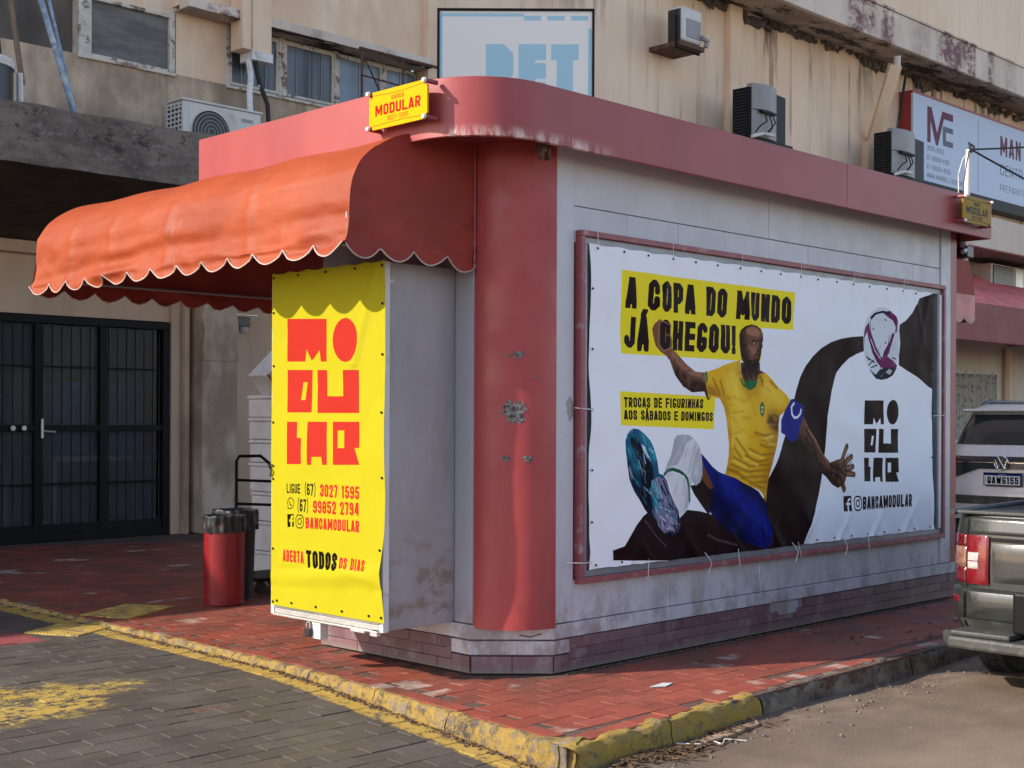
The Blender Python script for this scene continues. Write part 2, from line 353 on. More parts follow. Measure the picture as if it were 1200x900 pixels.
M['ac_white'] = simple('offwhite_enamel', (.60, .58, .54), .45, 0, .05, 3, dirt=(.40, .34, .28), dscale=3, dlo=.5, dhi=.8)
M['ac_grey'] = simple('grey_enamel', (.27, .265, .26), .5, 0, .08, 3)
M['blue_pole'] = simple('faded_blue_pipe', (.22, .32, .44), .5, 0, .3, 5, dirt=(.55, .58, .6), dscale=9)
M['wood'] = simple('weathered_wood', (.26, .18, .12), .8, 0, .3, 9, stretch=(1, 1, .2))
M['pvc'] = simple('white_pvc', (.68, .67, .64), .5, 0, .06, 5, dirt=(.4, .36, .3), dscale=8)
M['mortar'] = simple('grey_cement', (.17, .155, .15), .9, 0, .6, 45, bstr=1.0, dirt=(.03, .03, .03), dscale=40, dlo=.5, dhi=.6)
M['leaf'] = simple('dry_leaves', (.12, .07, .035), .8, 0, .5, 40)
M['stone'] = simple('pale_rubble', (.17, .13, .095), .9, 0, .3, 30)
M['blue_plastic'] = simple('blue_plastic_drum', (.02, .09, .30), .4)
M['rust'] = simple('rusty_steel', (.11, .06, .045), .8, .2, .4, 14, dirt=(.22, .10, .05), dscale=9)
M['red_frame'] = simple('red_sign_side', (.33, .03, .03), .45, 0, .08)
b = NB('door_glass'); b.p.inputs['Transmission Weight'].default_value = .9; b.p.inputs['IOR'].default_value = 1.12
M['door_glass'] = b.fin((.45, .48, .50), .05, spec=.1)

# ------------------------------------------------------------------ flat print: lettering and pictures drawn into a picture buffer
INK = dict(skinx=(.42,.27,.20), skinl2=(.66,.46,.36), lip=(.45,.22,.2), shirtd=(.70,.46,.08), skinm=(.60,.40,.31), blued2=(.02,.02,.14), bluem=(.08,.14,.60), sockm=(.60,.60,.64), dark=(.13,.05,.055), yel=(.96,.88,.16), skin=(.42,.27,.20), skind=(.14,.08,.065), skinl=(.68,.48,.38), hair=(.07,.035,.035), hand2=(.62,.48,.36), hand=(.50,.30,.20),
 eye=(.6,.5,.42), leg=(.13,.075,.07), legl=(.42,.25,.17), blue=(.05,.08,.42), blued=(.03,.035,.22), bluel=(.12,.2,.6), blue2=(.13,.15,.50), shirt=(.90,.70,.13),
 shirtl=(.96,.82,.30), fold=(.62,.42,.08), fold2=(.36,.20,.10), green=(.08,.42,.22), crest=(.20,.42,.30), yel2=(.8,.8,.55), crestb=(.1,.2,.5), white=(.9,.9,.93),
 sock=(.86,.86,.87), sockd=(.70,.70,.73), sgreen=(.05,.33,.20), boot=(.07,.33,.45), bootd=(.05,.06,.13), bootp=(.52,.45,.58), booth=(.78,.86,.92), bootc=(.16,.62,.68),
 ballw=(.84,.85,.88), ballm=(.42,.08,.33), paper=(.95,.95,.97), sheen=(.30,.22,.25), red=(.93,.24,.18), blk=(.09,.07,.05), ybg=(.95,.90,.16), ink_red=(.72,.12,.08),
 ink_soft=(.72,.45,.06), signy=(.93,.72,.04), signy2=(.70,.56,.13), maroon=(.42,.18,.26), grey=(.42,.42,.47), lgrey=(.55,.57,.63), sky=(.66,.82,.88), pet_bg=(.93,.92,.90), black=(.03,.03,.03),
 plate=(.86,.87,.88), plateb=(.08,.14,.45), signbg=(.80,.85,.93))
def glyph(ch, w, t):
    a = t / 2; l, r, b_, T = a, w - a, a, 1 - a; c = w / 2; k = .09; m = .5
    O = [(l, b_+k), (l, T-k), (l+k, T), (r-k, T), (r, T-k), (r, b_+k), (r-k, b_), (l+k, b_), (l, b_+k)]
    D = {'O': [O], '0': [O], 'Q': [O, [(c, .3), (w, 0)]],
     'C': [[(r, .63), (r, T-k), (r-k, T), (l+k, T), (l, T-k), (l, b_+k), (l+k, b_), (r-k, b_), (r, b_+k), (r, .37)]],
     'G': [[(r, .77), (r, T-k), (r-k, T), (l+k, T), (l, T-k), (l, b_+k), (l+k, b_), (r-k, b_), (r, b_+k), (r, .42), (c+.02, .42)]],
     'A': [[(a*.8, 0), (c - .02, 1)], [(w - a*.8, 0), (c + .02, 1)], [(l, .24), (r, .24)]],
     'B': [[(l, 0), (l, 1)], [(l, T), (r-k, T), (r, T-k), (r, m+k), (r-k, m), (l, m)], [(r-k, m), (r, m-k), (r, b_+k), (r-k, b_), (l, b_)]],
     'D': [[(l, 0), (l, 1)], [(l, T), (r-k, T), (r, T-k), (r, b_+k), (r-k, b_), (l, b_)]],
     'E': [[(l, 0), (l, 1)], [(l, T), (w, T)], [(l, m), (w*.88, m)], [(l, b_), (w, b_)]],
     'F': [[(l, 0), (l, 1)], [(l, T), (w, T)], [(l, m), (w*.88, m)]],
     'H': [[(l, 0), (l, 1)], [(r, 0), (r, 1)], [(l, m), (r, m)]],
     'I': [[(c, 0), (c, 1)]], '1': [[(c+.03, 0), (c+.03, 1)], [(c+.03, .95), (c-.1, .82)]],
     'J': [[(r, 1), (r, b_+k), (r-k, b_), (l+k, b_), (l, b_+k), (l, .3)]],
     'K': [[(l, 0), (l, 1)], [(l, .4), (r, 1)], [(l+.03, .5), (r, 0)]],
     'L': [[(l, 0), (l, 1)], [(l, b_), (w, b_)]],
     'M': [[(l, 0), (l, 1)], [(r, 0), (r, 1)], [(l, 1), (c, .25)], [(r, 1), (c, .25)]],
     'N': [[(l, 0), (l, 1)], [(r, 0), (r, 1)], [(l, .95), (r, .05)]],
     'P': [[(l, 0), (l, 1)], [(l, T), (r-k, T), (r, T-k), (r, .4+k), (r-k, .4), (l, .4)]],
     'R': [[(l, 0), (l, 1)], [(l, T), (r-k, T), (r, T-k), (r, .45+k), (r-k, .45), (l, .45)], [(c, .45), (r, 0)]],
     'S': [[(r, .70), (r, T-k), (r-k, T), (l+k, T), (l, T-k), (l, .65), (r, .35), (r, b_+k), (r-k, b_), (l+k, b_), (l, b_+k), (l, .30)]],
     'T': [[(c, 0), (c, 1)], [(0, T), (w, T)]],
     'U': [[(l, 1), (l, b_+k), (l+k, b_), (r-k, b_), (r, b_+k), (r, 1)]],
     'V': [[(a*.8, 1), (c, 0)], [(w-a*.8, 1), (c, 0)]], 'W': [[(l, 1), (w*.3, 0)], [(w*.3, 0), (c, .8)], [(c, .8), (w*.7, 0)], [(w*.7, 0), (r, 1)]],
     'X': [[(l, 0), (r, 1)], [(l, 1), (r, 0)]], 'Z': [[(0, T), (r, T), (l, b_), (w, b_)]],
     '2': [[(l, .68), (l, T-k), (l+k, T), (r-k, T), (r, T-k), (r, .6), (l, b_), (w, b_)]],
     '3': [[(l, .72), (l, T-k), (l+k, T), (r-k, T), (r, T-k), (r, .55), (r-k, m), (c, m)], [(r-k, m), (r, .45), (r, b_+k), (r-k, b_), (l+k, b_), (l, b_+k), (l, .28)]],
     '4': [[(r-.03, 0), (r-.03, 1)], [(c+.02, 1), (l, .3)], [(l, .28), (w, .28)]],
     '5': [[(w, T), (l, T), (l, .55), (r-k, .58), (r, .5), (r, b_+k), (r-k, b_), (l+k, b_), (l, b_+k), (l, .28)]],
     '6': [[(r, .80), (r, T-k), (r-k, T), (l+k, T), (l, T-k), (l, b_+k), (l+k, b_), (r-k, b_), (r, b_+k), (r, .44), (r-k, .53), (l, .53)]],
     '7': [[(0, T), (r, T), (c - .03, 0)]],
     '8': [O, [(l, m), (r, m)]],
     '9': [[(l, .20), (l, b_+k), (l+k, b_), (r-k, b_), (r, b_+k), (r, T-k), (r-k, T), (l+k, T), (l, T-k), (l, .56), (l+k, .47), (r, .47)]],
     '(': [[(w*.8, 1.08), (w*.35, .8), (w*.35, .2), (w*.8, -.08)]], ')': [[(w*.2, 1.08), (w*.65, .8), (w*.65, .2), (w*.2, -.08)]],
     '!': [[(c, 1), (c, .34)], [(c, .16), (c, 0)]], '.': [[(c, .16), (c, 0)]], '-': [[(0, .45), (w, .45)]], ':': [[(c, .2), (c, 0)], [(c, .7), (c, .5)]]}
    D['Á'] = D['A'] + [[(c - .02, 1.10), (c + .07, 1.26)]]
    return D.get(ch, [])
WID = {'I': .5, '1': .7, 'M': 1.35, 'W': 1.4, ' ': .62, '(': .6, ')': .6, '!': .5, '.': .45, '-': .8}
class Print:
    def __init__(s, w, h, px, bg):
        s.w, s.h = w, h; s.W = int(px); s.H = int(px * h / w); s.k = s.W / w
        s.a = np.empty((s.H, s.W, 3), np.float32); s.a[:] = INK[bg]; s.mask = {}
    def _win(s, x0, y0, x1, y1):
        i0, i1 = max(0, int(x0 * s.k) - 1), min(s.W, int(x1 * s.k) + 2); j0, j1 = max(0, int(y0 * s.k) - 1), min(s.H, int(y1 * s.k) + 2)
        if i1 <= i0 or j1 <= j0: return None
        X, Y = np.meshgrid((np.arange(i0, i1) + .5) / s.k, (np.arange(j0, j1) + .5) / s.k); return i0, i1, j0, j1, X, Y
    def put(s, wn, cov, col):
        i0, i1, j0, j1 = wn[:4]; c = np.array(INK[col], np.float32); v = s.a[j0:j1, i0:i1]; v += (c - v) * cov[..., None]
    def poly(s, col, pts):
        xs, ys = [p[0] for p in pts], [p[1] for p in pts]; wn = s._win(min(xs), min(ys), max(xs), max(ys))
        if not wn: return
        X, Y = wn[4:]; ins = np.zeros(X.shape, bool)
        for (x0, y0), (x1, y1) in zip(pts, pts[1:] + pts[:1]):
            if y0 == y1: continue
            ins ^= ((y0 > Y) != (y1 > Y)) & (X < (x1 - x0) * (Y - y0) / (y1 - y0) + x0)
        s.put(wn, ins.astype(np.float32), col)
        m = s.mask.setdefault(col, np.zeros((s.H, s.W), bool)); m[wn[2]:wn[3], wn[0]:wn[1]] |= ins
    def seg(s, X, Y, p, q, r):
        dx, dy = q[0] - p[0], q[1] - p[1]; L2 = dx * dx + dy * dy + 1e-12
        t = np.clip(((X - p[0]) * dx + (Y - p[1]) * dy) / L2, 0, 1)
        return np.clip((r - np.hypot(X - p[0] - t * dx, Y - p[1] - t * dy)) * s.k + .5, 0, 1)
    def line(s, col, w, pts):
        if w == 'T': w = .018
        if w == 't': w = .011 * (1 if s.w > 2 else .55)
        xs, ys = [p[0] for p in pts], [p[1] for p in pts]; wn = s._win(min(xs) - w, min(ys) - w, max(xs) + w, max(ys) + w)
        if not wn: return
        cov = np.zeros(wn[4].shape, np.float32)
        for p, q in zip(pts, pts[1:]): cov = np.maximum(cov, s.seg(wn[4], wn[5], p, q, w / 2))
        s.put(wn, cov, col)
    def text(s, col, st, quad, wt=.2, cw=.46, gap=.09):
        lb, lt, rb, rt = [np.array(p) for p in quad]
        adv = [cw * WID.get(ch, 1) for ch in st]; tot = sum(adv) + gap * (len(st) - 1)
        U = ((rb - lb) + (rt - lt)) / 2 / tot; V = ((lt - lb) + (rt - rb)) / 2; O_ = lb
        det = U[0] * V[1] - U[1] * V[0]; x = 0
        for ch, w in zip(st, adv):
            cs = [O_ + U * uu + V * vv for uu in (x - .02, x + w + .02) for vv in (-.1, 1.3)]
            wn = s._win(min(c[0] for c in cs), min(c[1] for c in cs), max(c[0] for c in cs), max(c[1] for c in cs))
            if wn:
                X, Y = wn[4] - O_[0], wn[5] - O_[1]
                u = (X * V[1] - Y * V[0]) / det - x; v = (U[0] * Y - U[1] * X) / det
                cov = np.zeros(u.shape, np.float32); lo, hi = (-.1, 1.3) if ch in '()Á' else (0, 1)
                for pl in glyph(ch, w, wt):
                    for p, q in zip(pl, pl[1:]):
                        dx, dy = q[0] - p[0], q[1] - p[1]; t = np.clip(((u - p[0]) * dx + (v - p[1]) * dy) / (dx * dx + dy * dy + 1e-9), 0, 1)
                        rr = wt / 2 if ch not in '()' else wt * .28
                        cov = np.maximum(cov, (np.hypot(u - p[0] - t * dx, v - p[1] - t * dy) < rr).astype(np.float32))
                cov *= (v >= lo) & (v <= hi) & (u >= 0) & (u <= w)
                s.put(wn, cov, col)
            x += w + gap
    def soft(s, col, w, pts, alpha, clip):
        xs, ys = [p[0] for p in pts], [p[1] for p in pts]; e = w * 2.6; wn = s._win(min(xs) - e, min(ys) - e, max(xs) + e, max(ys) + e)
        if not wn or clip not in s.mask: return
        X, Y = wn[4:]; D = np.full(X.shape, 9., np.float32)
        for p, q in zip(pts, pts[1:] if len(pts) > 1 else pts):
            dx, dy = q[0] - p[0], q[1] - p[1]; t = np.clip(((X - p[0]) * dx + (Y - p[1]) * dy) / (dx * dx + dy * dy + 1e-9), 0, 1)
            D = np.minimum(D, np.hypot(X - p[0] - t * dx, Y - p[1] - t * dy))
        s.put(wn, (np.exp(-(D / w) ** 2) * alpha * s.mask[clip][wn[2]:wn[3], wn[0]:wn[1]]).astype(np.float32), col)
    def speckle(s, clip, cols, n, ln, w, ang, alpha=.7, seed=1):
        if clip not in s.mask: return
        ys, xs = np.nonzero(s.mask[clip]); r_ = random.Random(seed)
        for i in range(n):
            k = r_.randrange(len(xs)); x, y = xs[k] / s.k, ys[k] / s.k; a = ang + r_.gauss(0, .35); l_ = ln * r_.uniform(.4, 1.3)
            s.soft(r_.choice(cols), w * r_.uniform(.6, 1.4), [(x, y), (x + l_ * math.cos(a), y + l_ * math.sin(a))], alpha * r_.uniform(.4, 1), clip)
    def run(s, cmds):
        for c in cmds:
            if c[0] == 'soft': s.soft(*c[1:]); continue
            if c[0] == 'poly': s.poly(c[1], c[2])
            elif c[0] == 'line': s.line(c[1], c[2], c[3])
            else: s.text(c[1], c[2], c[3], c[4])
    def line_text(s, col, st, x0, y0, x1, y1, wt=.2, **k): s.text(col, st, [(x0, y0), (x0, y1), (x1, y0), (x1, y1)], wt, **k)
    def material(s, name, rough=.4, gain=1., grime=.0):
        im = bpy.data.images.new(name, s.W, s.H); px = np.ones((s.H, s.W, 4), np.float32); px[..., :3] = np.clip(s.a * gain, 0, 1)
        im.pixels.foreach_set(px.ravel()); im.update(); im.pack()
        b = NB(name); t = b.n('ShaderNodeTexImage'); t.image = im; t.extension = 'EXTEND'
        c = t.outputs[0]
        if grime: c = b.mix(b.ramp(b.noise(2.2, (1, 1, .5), 6, .7), .4, .75, 0, grime), c, (.30, .26, .20))
        return b.fin(c, rough, bump=b.noise(120), bstr=.05, bdist=.002, spec=.06)
FOOTBALL_PRINT = [
('poly','dark',[(3.074,1.491),(2.881,1.476),(2.751,1.458),(2.602,1.426),(2.477,1.379),(2.367,1.314),(2.28,1.246),(2.204,1.161),(2.162,1.083),(2.12,0.988),(2.079,0.87),(2.027,0.77),(1.955,0.666),(1.883,0.563),(1.783,0.422),(1.734,0.252),(1.786,0.009),(2.223,-0.008),(2.309,0.106),(2.396,0.221),(2.462,0.345),(2.517,0.507),(2.55,0.7),(2.56,0.895),(2.616,1.073),(2.695,1.209),(2.765,1.267),(2.847,1.319),(2.942,1.353),(3.075,1.384)]),
('poly','dark',[(3.572,1.599),(3.677,1.638),(3.792,1.711),(3.91,1.824),(4.233,1.905),(4.24,1.095),(4.075,1.131),(3.835,1.218),(3.574,1.292)]),
('poly','dark',[(0.212,0.098),(0.31,0.117),(0.369,0.181),(0.421,0.233),(0.488,0.286),(0.536,0.309),(0.639,0.278),(0.851,0.259),(0.894,0.288),(0.931,0.304),(1.071,0.288),(1.315,0.235),(2.041,0.199),(2.043,-0.094),(0.213,0.04)]),
('line','sheen',0.012,[(0.502,0.259),(0.571,0.195),(0.64,0.139),(0.71,0.091)]),
('line','sheen',0.016,[(1.147,0.135),(1.254,0.096),(1.379,0.066),(1.458,0.051)]),
('poly','yel',[(0.275,1.754),(2.117,1.748),(2.112,1.487),(1.732,1.484),(1.733,1.261),(1.505,1.256),(0.277,1.26)]),
('poly','yel',[(0.271,1.036),(1.219,1.015),(1.214,0.807),(0.268,0.835)]),
('poly','hand',[(0.564,1.416),(0.585,1.45),(0.63,1.48),(0.66,1.469),(0.744,1.409),(0.763,1.354),(0.759,1.304),(0.795,1.288),(0.727,1.236),(0.706,1.257),(0.644,1.285),(0.6,1.316),(0.573,1.378)]),
('poly','skin',[(0.759,1.304),(0.795,1.288),(0.905,1.214),(0.998,1.171),(1.116,1.168),(1.141,1.083),(1.166,1.005),(1.136,0.991),(1.097,1.048),(0.962,1.04),(0.873,1.075),(0.796,1.143),(0.751,1.209),(0.727,1.25),(0.742,1.275)]),
('soft','skind',0.0092,[(0.573,1.417),(0.62,1.403),(0.643,1.371)],0.8,'skin'),
('soft','skind',0.0092,[(0.585,1.443),(0.634,1.425),(0.661,1.393)],0.8,'skin'),
('soft','skind',0.0092,[(0.634,1.475),(0.669,1.438),(0.678,1.405)],0.8,'skin'),
('soft','skind',0.0092,[(0.582,1.368),(0.626,1.353),(0.652,1.327)],0.8,'skin'),
('soft','skind',0.0161,[(0.796,1.266),(0.869,1.201),(0.887,1.134)],0.8,'skin'),
('soft','skind',0.0161,[(0.887,1.168),(0.98,1.136),(1.055,1.133)],0.8,'skin'),
('soft','skind',0.0161,[(0.962,1.091),(1.036,1.104),(1.112,1.082)],0.8,'skin'),
('soft','skind',0.0161,[(0.832,1.222),(0.814,1.166)],0.8,'skin'),
('soft','skinl',0.023,[(0.768,1.276),(0.85,1.212),(0.961,1.159),(1.093,1.151)],0.8,'skin'),
('text', 'dark', 'A COPA DO MUNDO', [(0.314, 1.532), (0.333, 1.718), (2.083, 1.525), (2.081, 1.712)], 0.215),
('text', 'dark', 'JÁ CHEGOU!', [(0.31, 1.297), (0.318, 1.476), (1.44, 1.293), (1.439, 1.481)], 0.215),
('line','hand2',0.006,[(0.63,1.48),(0.74,1.453),(0.752,1.309),(0.67,1.289),(0.626,1.326),(0.63,1.48)]),
('text', 'dark', 'TROCAS DE FIGURINHAS', [(0.303, 0.941), (0.302, 1.004), (1.093, 0.943), (1.093, 1.0)], 0.19),
('text', 'dark', 'AOS SÁBADOS E DOMINGOS', [(0.3, 0.868), (0.299, 0.925), (1.2, 0.858), (1.2, 0.916)], 0.19),
('poly','skin',[(2.242,0.904),(2.327,0.805),(2.426,0.727),(2.512,0.634),(2.594,0.57),(2.586,0.492),(2.542,0.47),(2.427,0.543),(2.314,0.652),(2.202,0.737),(2.12,0.745)]),
('poly','skin',[(2.541,0.551),(2.669,0.581),(2.777,0.599),(2.824,0.548),(2.819,0.474),(2.788,0.409),(2.701,0.379),(2.624,0.409),(2.542,0.474)]),
('line','skinx',0.046,[(2.737,0.559),(2.827,0.676)]),
('line','skinx',0.044,[(2.774,0.55),(2.89,0.602)]),
('line','skinx',0.042,[(2.787,0.513),(2.907,0.53)]),
('line','skinx',0.042,[(2.787,0.483),(2.923,0.471)]),
('line','skinx',0.05,[(2.738,0.427),(2.788,0.368)]),
('line','hair',0.006,[(2.762,0.55),(2.849,0.623)]),
('line','hair',0.006,[(2.793,0.529),(2.894,0.564)]),
('line','hair',0.006,[(2.8,0.496),(2.894,0.5)]),
('line','skinl2',0.01,[(2.749,0.567),(2.82,0.664)]),
('line','skinl2',0.01,[(2.793,0.552),(2.878,0.594)]),
('line','skinl2',0.01,[(2.806,0.519),(2.888,0.527)]),
('line','skinl2',0.01,[(2.806,0.481),(2.901,0.472)]),
('soft','skind',0.008,[(2.761,0.607),(2.793,0.566),(2.762,0.533)],0.8,'skin'),
('soft','skind',0.008,[(2.843,0.606),(2.818,0.565),(2.787,0.525)],0.8,'skin'),
('soft','skind',0.008,[(2.856,0.523),(2.793,0.503)],0.8,'skin'),
('soft','skind',0.008,[(2.872,0.473),(2.787,0.47)],0.8,'skin'),
('soft','skind',0.0138,[(2.608,0.553),(2.7,0.502),(2.67,0.437)],0.8,'skin'),
('soft','skind',0.0138,[(2.669,0.552),(2.762,0.484)],0.8,'skin'),
('soft','skind',0.0138,[(2.578,0.505),(2.731,0.452),(2.763,0.385)],0.8,'skin'),
('soft','skind',0.0138,[(2.285,0.805),(2.369,0.728),(2.398,0.651)],0.8,'skin'),
('soft','skind',0.0138,[(2.369,0.743),(2.513,0.603)],0.8,'skin'),
('soft','skind',0.0138,[(2.285,0.744),(2.427,0.604),(2.513,0.525)],0.8,'skin'),
('soft','skind',0.0138,[(2.398,0.682),(2.47,0.542)],0.8,'skin'),
('soft','skinl',0.0138,[(2.327,0.797),(2.432,0.72),(2.512,0.631)],0.8,'skin'),
('poly','skin',[(1.502,1.245),(1.722,1.252),(1.728,1.201),(1.787,1.185),(1.774,1.129),(1.672,1.083),(1.572,1.074),(1.51,1.137)]),
('poly','skin',[(1.486,1.38),(1.481,1.423),(1.5,1.46),(1.545,1.486),(1.602,1.498),(1.665,1.496),(1.716,1.475),(1.744,1.443),(1.749,1.406),(1.739,1.38),(1.747,1.359),(1.734,1.34),(1.734,1.315),(1.719,1.274),(1.704,1.237),(1.684,1.207),(1.641,1.193),(1.591,1.204),(1.546,1.236),(1.511,1.267),(1.496,1.316),(1.491,1.338)]),
('poly','skind',[(1.558,1.283),(1.596,1.262),(1.659,1.272),(1.722,1.288),(1.719,1.274),(1.704,1.237),(1.684,1.207),(1.641,1.193),(1.591,1.204),(1.556,1.232)]),
('poly','skind',[(1.486,1.392),(1.511,1.399),(1.516,1.339),(1.536,1.282),(1.501,1.295),(1.491,1.338)]),
('poly','skinl',[(1.557,1.467),(1.619,1.484),(1.683,1.473),(1.708,1.441),(1.67,1.425),(1.595,1.428),(1.557,1.441)]),
('line','hair',0.011,[(1.501,1.41),(1.5,1.45),(1.545,1.481),(1.602,1.494),(1.665,1.49),(1.711,1.469)]),
('line','hair',0.013,[(1.625,1.392),(1.67,1.4),(1.691,1.389)]),
('line','hair',0.009,[(1.708,1.396),(1.739,1.397)]),
('line','eye',0.008,[(1.64,1.377),(1.676,1.378)]),
('line','hair',0.008,[(1.696,1.386),(1.709,1.346),(1.722,1.335),(1.691,1.328)]),
('line','hair',0.01,[(1.641,1.294),(1.684,1.302),(1.722,1.3)]),
('soft','skinl',0.0138,[(1.595,1.356),(1.625,1.328),(1.651,1.322)],0.8,'skin'),
('soft','skind',0.0138,[(1.501,1.359),(1.526,1.353),(1.521,1.324)],0.8,'skin'),
('line','white',0.006,[(1.64,1.378),(1.653,1.379)]),
('line','white',0.005,[(1.711,1.383),(1.721,1.383)]),
('line','hair',0.008,[(1.655,1.377),(1.668,1.377)]),
('line','hair',0.006,[(1.724,1.382),(1.731,1.382)]),
('line','skinl2',0.012,[(1.691,1.377),(1.701,1.346)]),
('line','skinl2',0.016,[(1.64,1.355),(1.661,1.333)]),
('line','skinl2',0.014,[(1.595,1.457),(1.65,1.466)]),
('line','lip',0.01,[(1.666,1.307),(1.717,1.31)]),
('line','hair',0.005,[(1.661,1.302),(1.722,1.306)]),
('line','hair',0.02,[(1.596,1.248),(1.646,1.231),(1.684,1.24)]),
('line','hair',0.012,[(1.522,1.21),(1.572,1.139),(1.597,1.096)]),
('line','hair',0.012,[(1.596,1.19),(1.634,1.126)]),
('line','hair',0.012,[(1.684,1.2),(1.685,1.127)]),
('line','hair',0.012,[(1.723,1.183),(1.698,1.127)]),
('soft','skind',0.05,[(1.501,1.395),(1.516,1.324),(1.559,1.247)],0.8,'skin'),
('soft','skinm',0.05,[(1.62,1.458),(1.683,1.425)],0.7,'skin'),
('soft','skinm',0.035,[(1.671,1.345),(1.641,1.307)],0.7,'skin'),
('soft','skind',0.03,[(1.721,1.39),(1.727,1.274)],0.5,'skin'),
('soft','skind',0.05,[(1.571,1.197),(1.672,1.199)],0.8,'skin'),
('soft','skind',0.05,[(0.796,1.132),(0.888,1.055),(1.113,1.048)],0.8,'skin'),
('soft','skinm',0.035,[(0.796,1.266),(0.906,1.191),(1.112,1.14)],0.8,'skin'),
('soft','skind',0.05,[(2.175,0.745),(2.37,0.605),(2.542,0.47)],0.8,'skin'),
('soft','skinm',0.03,[(2.284,0.866),(2.455,0.696),(2.571,0.586)],0.7,'skin'),
('soft','skind',0.04,[(2.578,0.473),(2.701,0.379)],0.7,'skin'),
('poly','leg',[(1.061,0.663),(1.129,0.616),(1.205,0.56),(1.252,0.513),(1.314,0.438),(1.222,0.331),(1.162,0.261),(1.131,0.285),(1.071,0.338),(1.011,0.394),(0.966,0.454),(1.011,0.457),(1.07,0.5),(1.092,0.545)]),
('poly','legl',[(1.069,0.636),(1.129,0.58),(1.19,0.506),(1.214,0.432),(1.176,0.424),(1.13,0.453),(1.085,0.491),(1.096,0.545)]),
('poly','blue',[(1.061,0.657),(1.119,0.621),(1.189,0.571),(1.26,0.534),(1.356,0.508),(1.453,0.486),(1.526,0.455),(1.626,0.423),(1.702,0.392),(1.759,0.338),(1.8,0.278),(1.845,0.158),(1.872,0.024),(1.73,0.011),(1.554,0.059),(1.431,0.109),(1.31,0.187),(1.238,0.233),(1.156,0.293),(1.191,0.361),(1.214,0.43),(1.166,0.502),(1.108,0.573)]),
('soft','blued',0.023,[(1.237,0.514),(1.284,0.414),(1.261,0.302)],0.8,'blue'),
('soft','blued',0.023,[(1.38,0.467),(1.429,0.337),(1.603,0.171)],0.8,'blue'),
('soft','blued',0.023,[(1.527,0.42),(1.602,0.287),(1.704,0.137)],0.8,'blue'),
('soft','bluel',0.0138,[(1.677,0.371),(1.754,0.251),(1.794,0.102)],0.8,'blue'),
('soft','bluem',0.08,[(1.308,0.469),(1.502,0.377),(1.678,0.182)],0.6,'blue'),
('soft','blued2',0.08,[(1.191,0.347),(1.406,0.153),(1.604,0.027)],0.8,'blue'),
('soft','blued2',0.04,[(1.527,0.448),(1.728,0.34),(1.806,0.248)],0.6,'blue'),
('poly','shirt',[(1.104,1.167),(1.139,1.177),(1.209,1.193),(1.303,1.224),(1.411,1.246),(1.497,1.259),(1.502,1.195),(1.535,1.124),(1.572,1.088),(1.597,1.077),(1.647,1.09),(1.685,1.127),(1.71,1.171),(1.779,1.185),(1.813,1.177),(1.878,1.139),(1.957,1.088),(2.024,1.052),(2.078,1.008),(2.038,0.94),(1.958,0.895),(1.938,0.836),(1.933,0.776),(1.907,0.703),(1.868,0.629),(1.843,0.556),(1.825,0.498),(1.8,0.395),(1.785,0.315),(1.754,0.368),(1.715,0.398),(1.626,0.423),(1.526,0.455),(1.453,0.486),(1.332,0.514),(1.355,0.567),(1.374,0.638),(1.378,0.709),(1.366,0.78),(1.348,0.865),(1.317,0.949),(1.269,1.005),(1.186,1.018),(1.145,1.004),(1.116,1.073)]),
('soft','shirtd',0.1,[(1.932,0.836),(1.894,0.688),(1.83,0.512),(1.785,0.323)],0.75,'shirt'),
('soft','shirtd',0.06,[(1.366,0.78),(1.367,0.638),(1.344,0.518)],0.5,'shirt'),
('soft','fold2',0.05,[(1.867,0.865),(1.938,0.836)],0.8,'shirt'),
('soft','shirtd',0.05,[(1.14,1.059),(1.257,1.026),(1.329,0.935)],0.55,'shirt'),
('soft','shirtl',0.09,[(1.412,1.121),(1.499,0.951),(1.5,0.779)],0.7,'shirt'),
('soft','shirtl',0.06,[(1.8,1.086),(1.958,1.014)],0.6,'shirt'),
('soft','shirtd',0.05,[(1.509,1.195),(1.547,1.11),(1.597,1.06),(1.672,1.076),(1.723,1.142)],0.5,'shirt'),
('line','green',0.02,[(1.116,1.167),(1.125,1.115)]),
('line','green',0.016,[(1.502,1.137),(1.535,1.098),(1.597,1.073),(1.652,1.086),(1.685,1.12)]),
('poly','green',[(1.535,1.124),(1.672,1.127),(1.642,1.085),(1.597,1.073),(1.56,1.087)]),
('soft','fold2',0.0184,[(1.84,0.88),(1.893,0.892),(1.932,0.88),(1.932,0.836)],0.8,'shirt'),
('soft','fold2',0.0184,[(1.815,0.851),(1.88,0.865),(1.927,0.828)],0.8,'shirt'),
('soft','fold2',0.0184,[(1.854,0.836),(1.919,0.806)],0.8,'shirt'),
('soft','fold',0.0092,[(1.649,0.785),(1.751,0.763),(1.893,0.777)],0.8,'shirt'),
('soft','fold',0.0092,[(1.675,0.749),(1.803,0.718),(1.901,0.732)],0.8,'shirt'),
('soft','fold',0.0092,[(1.713,0.705),(1.803,0.682),(1.886,0.695)],0.8,'shirt'),
('soft','fold',0.0092,[(1.6,0.677),(1.726,0.632),(1.868,0.644)],0.8,'shirt'),
('soft','fold',0.0092,[(1.55,0.635),(1.701,0.588),(1.855,0.607)],0.8,'shirt'),
('soft','fold',0.0092,[(1.427,0.622),(1.6,0.562),(1.842,0.571)],0.8,'shirt'),
('soft','fold',0.0092,[(1.391,0.581),(1.576,0.526),(1.83,0.534)],0.8,'shirt'),
('soft','fold',0.0092,[(1.367,0.546),(1.551,0.491),(1.817,0.49)],0.8,'shirt'),
('soft','fold',0.0092,[(1.502,0.492),(1.651,0.452),(1.804,0.454)],0.8,'shirt'),
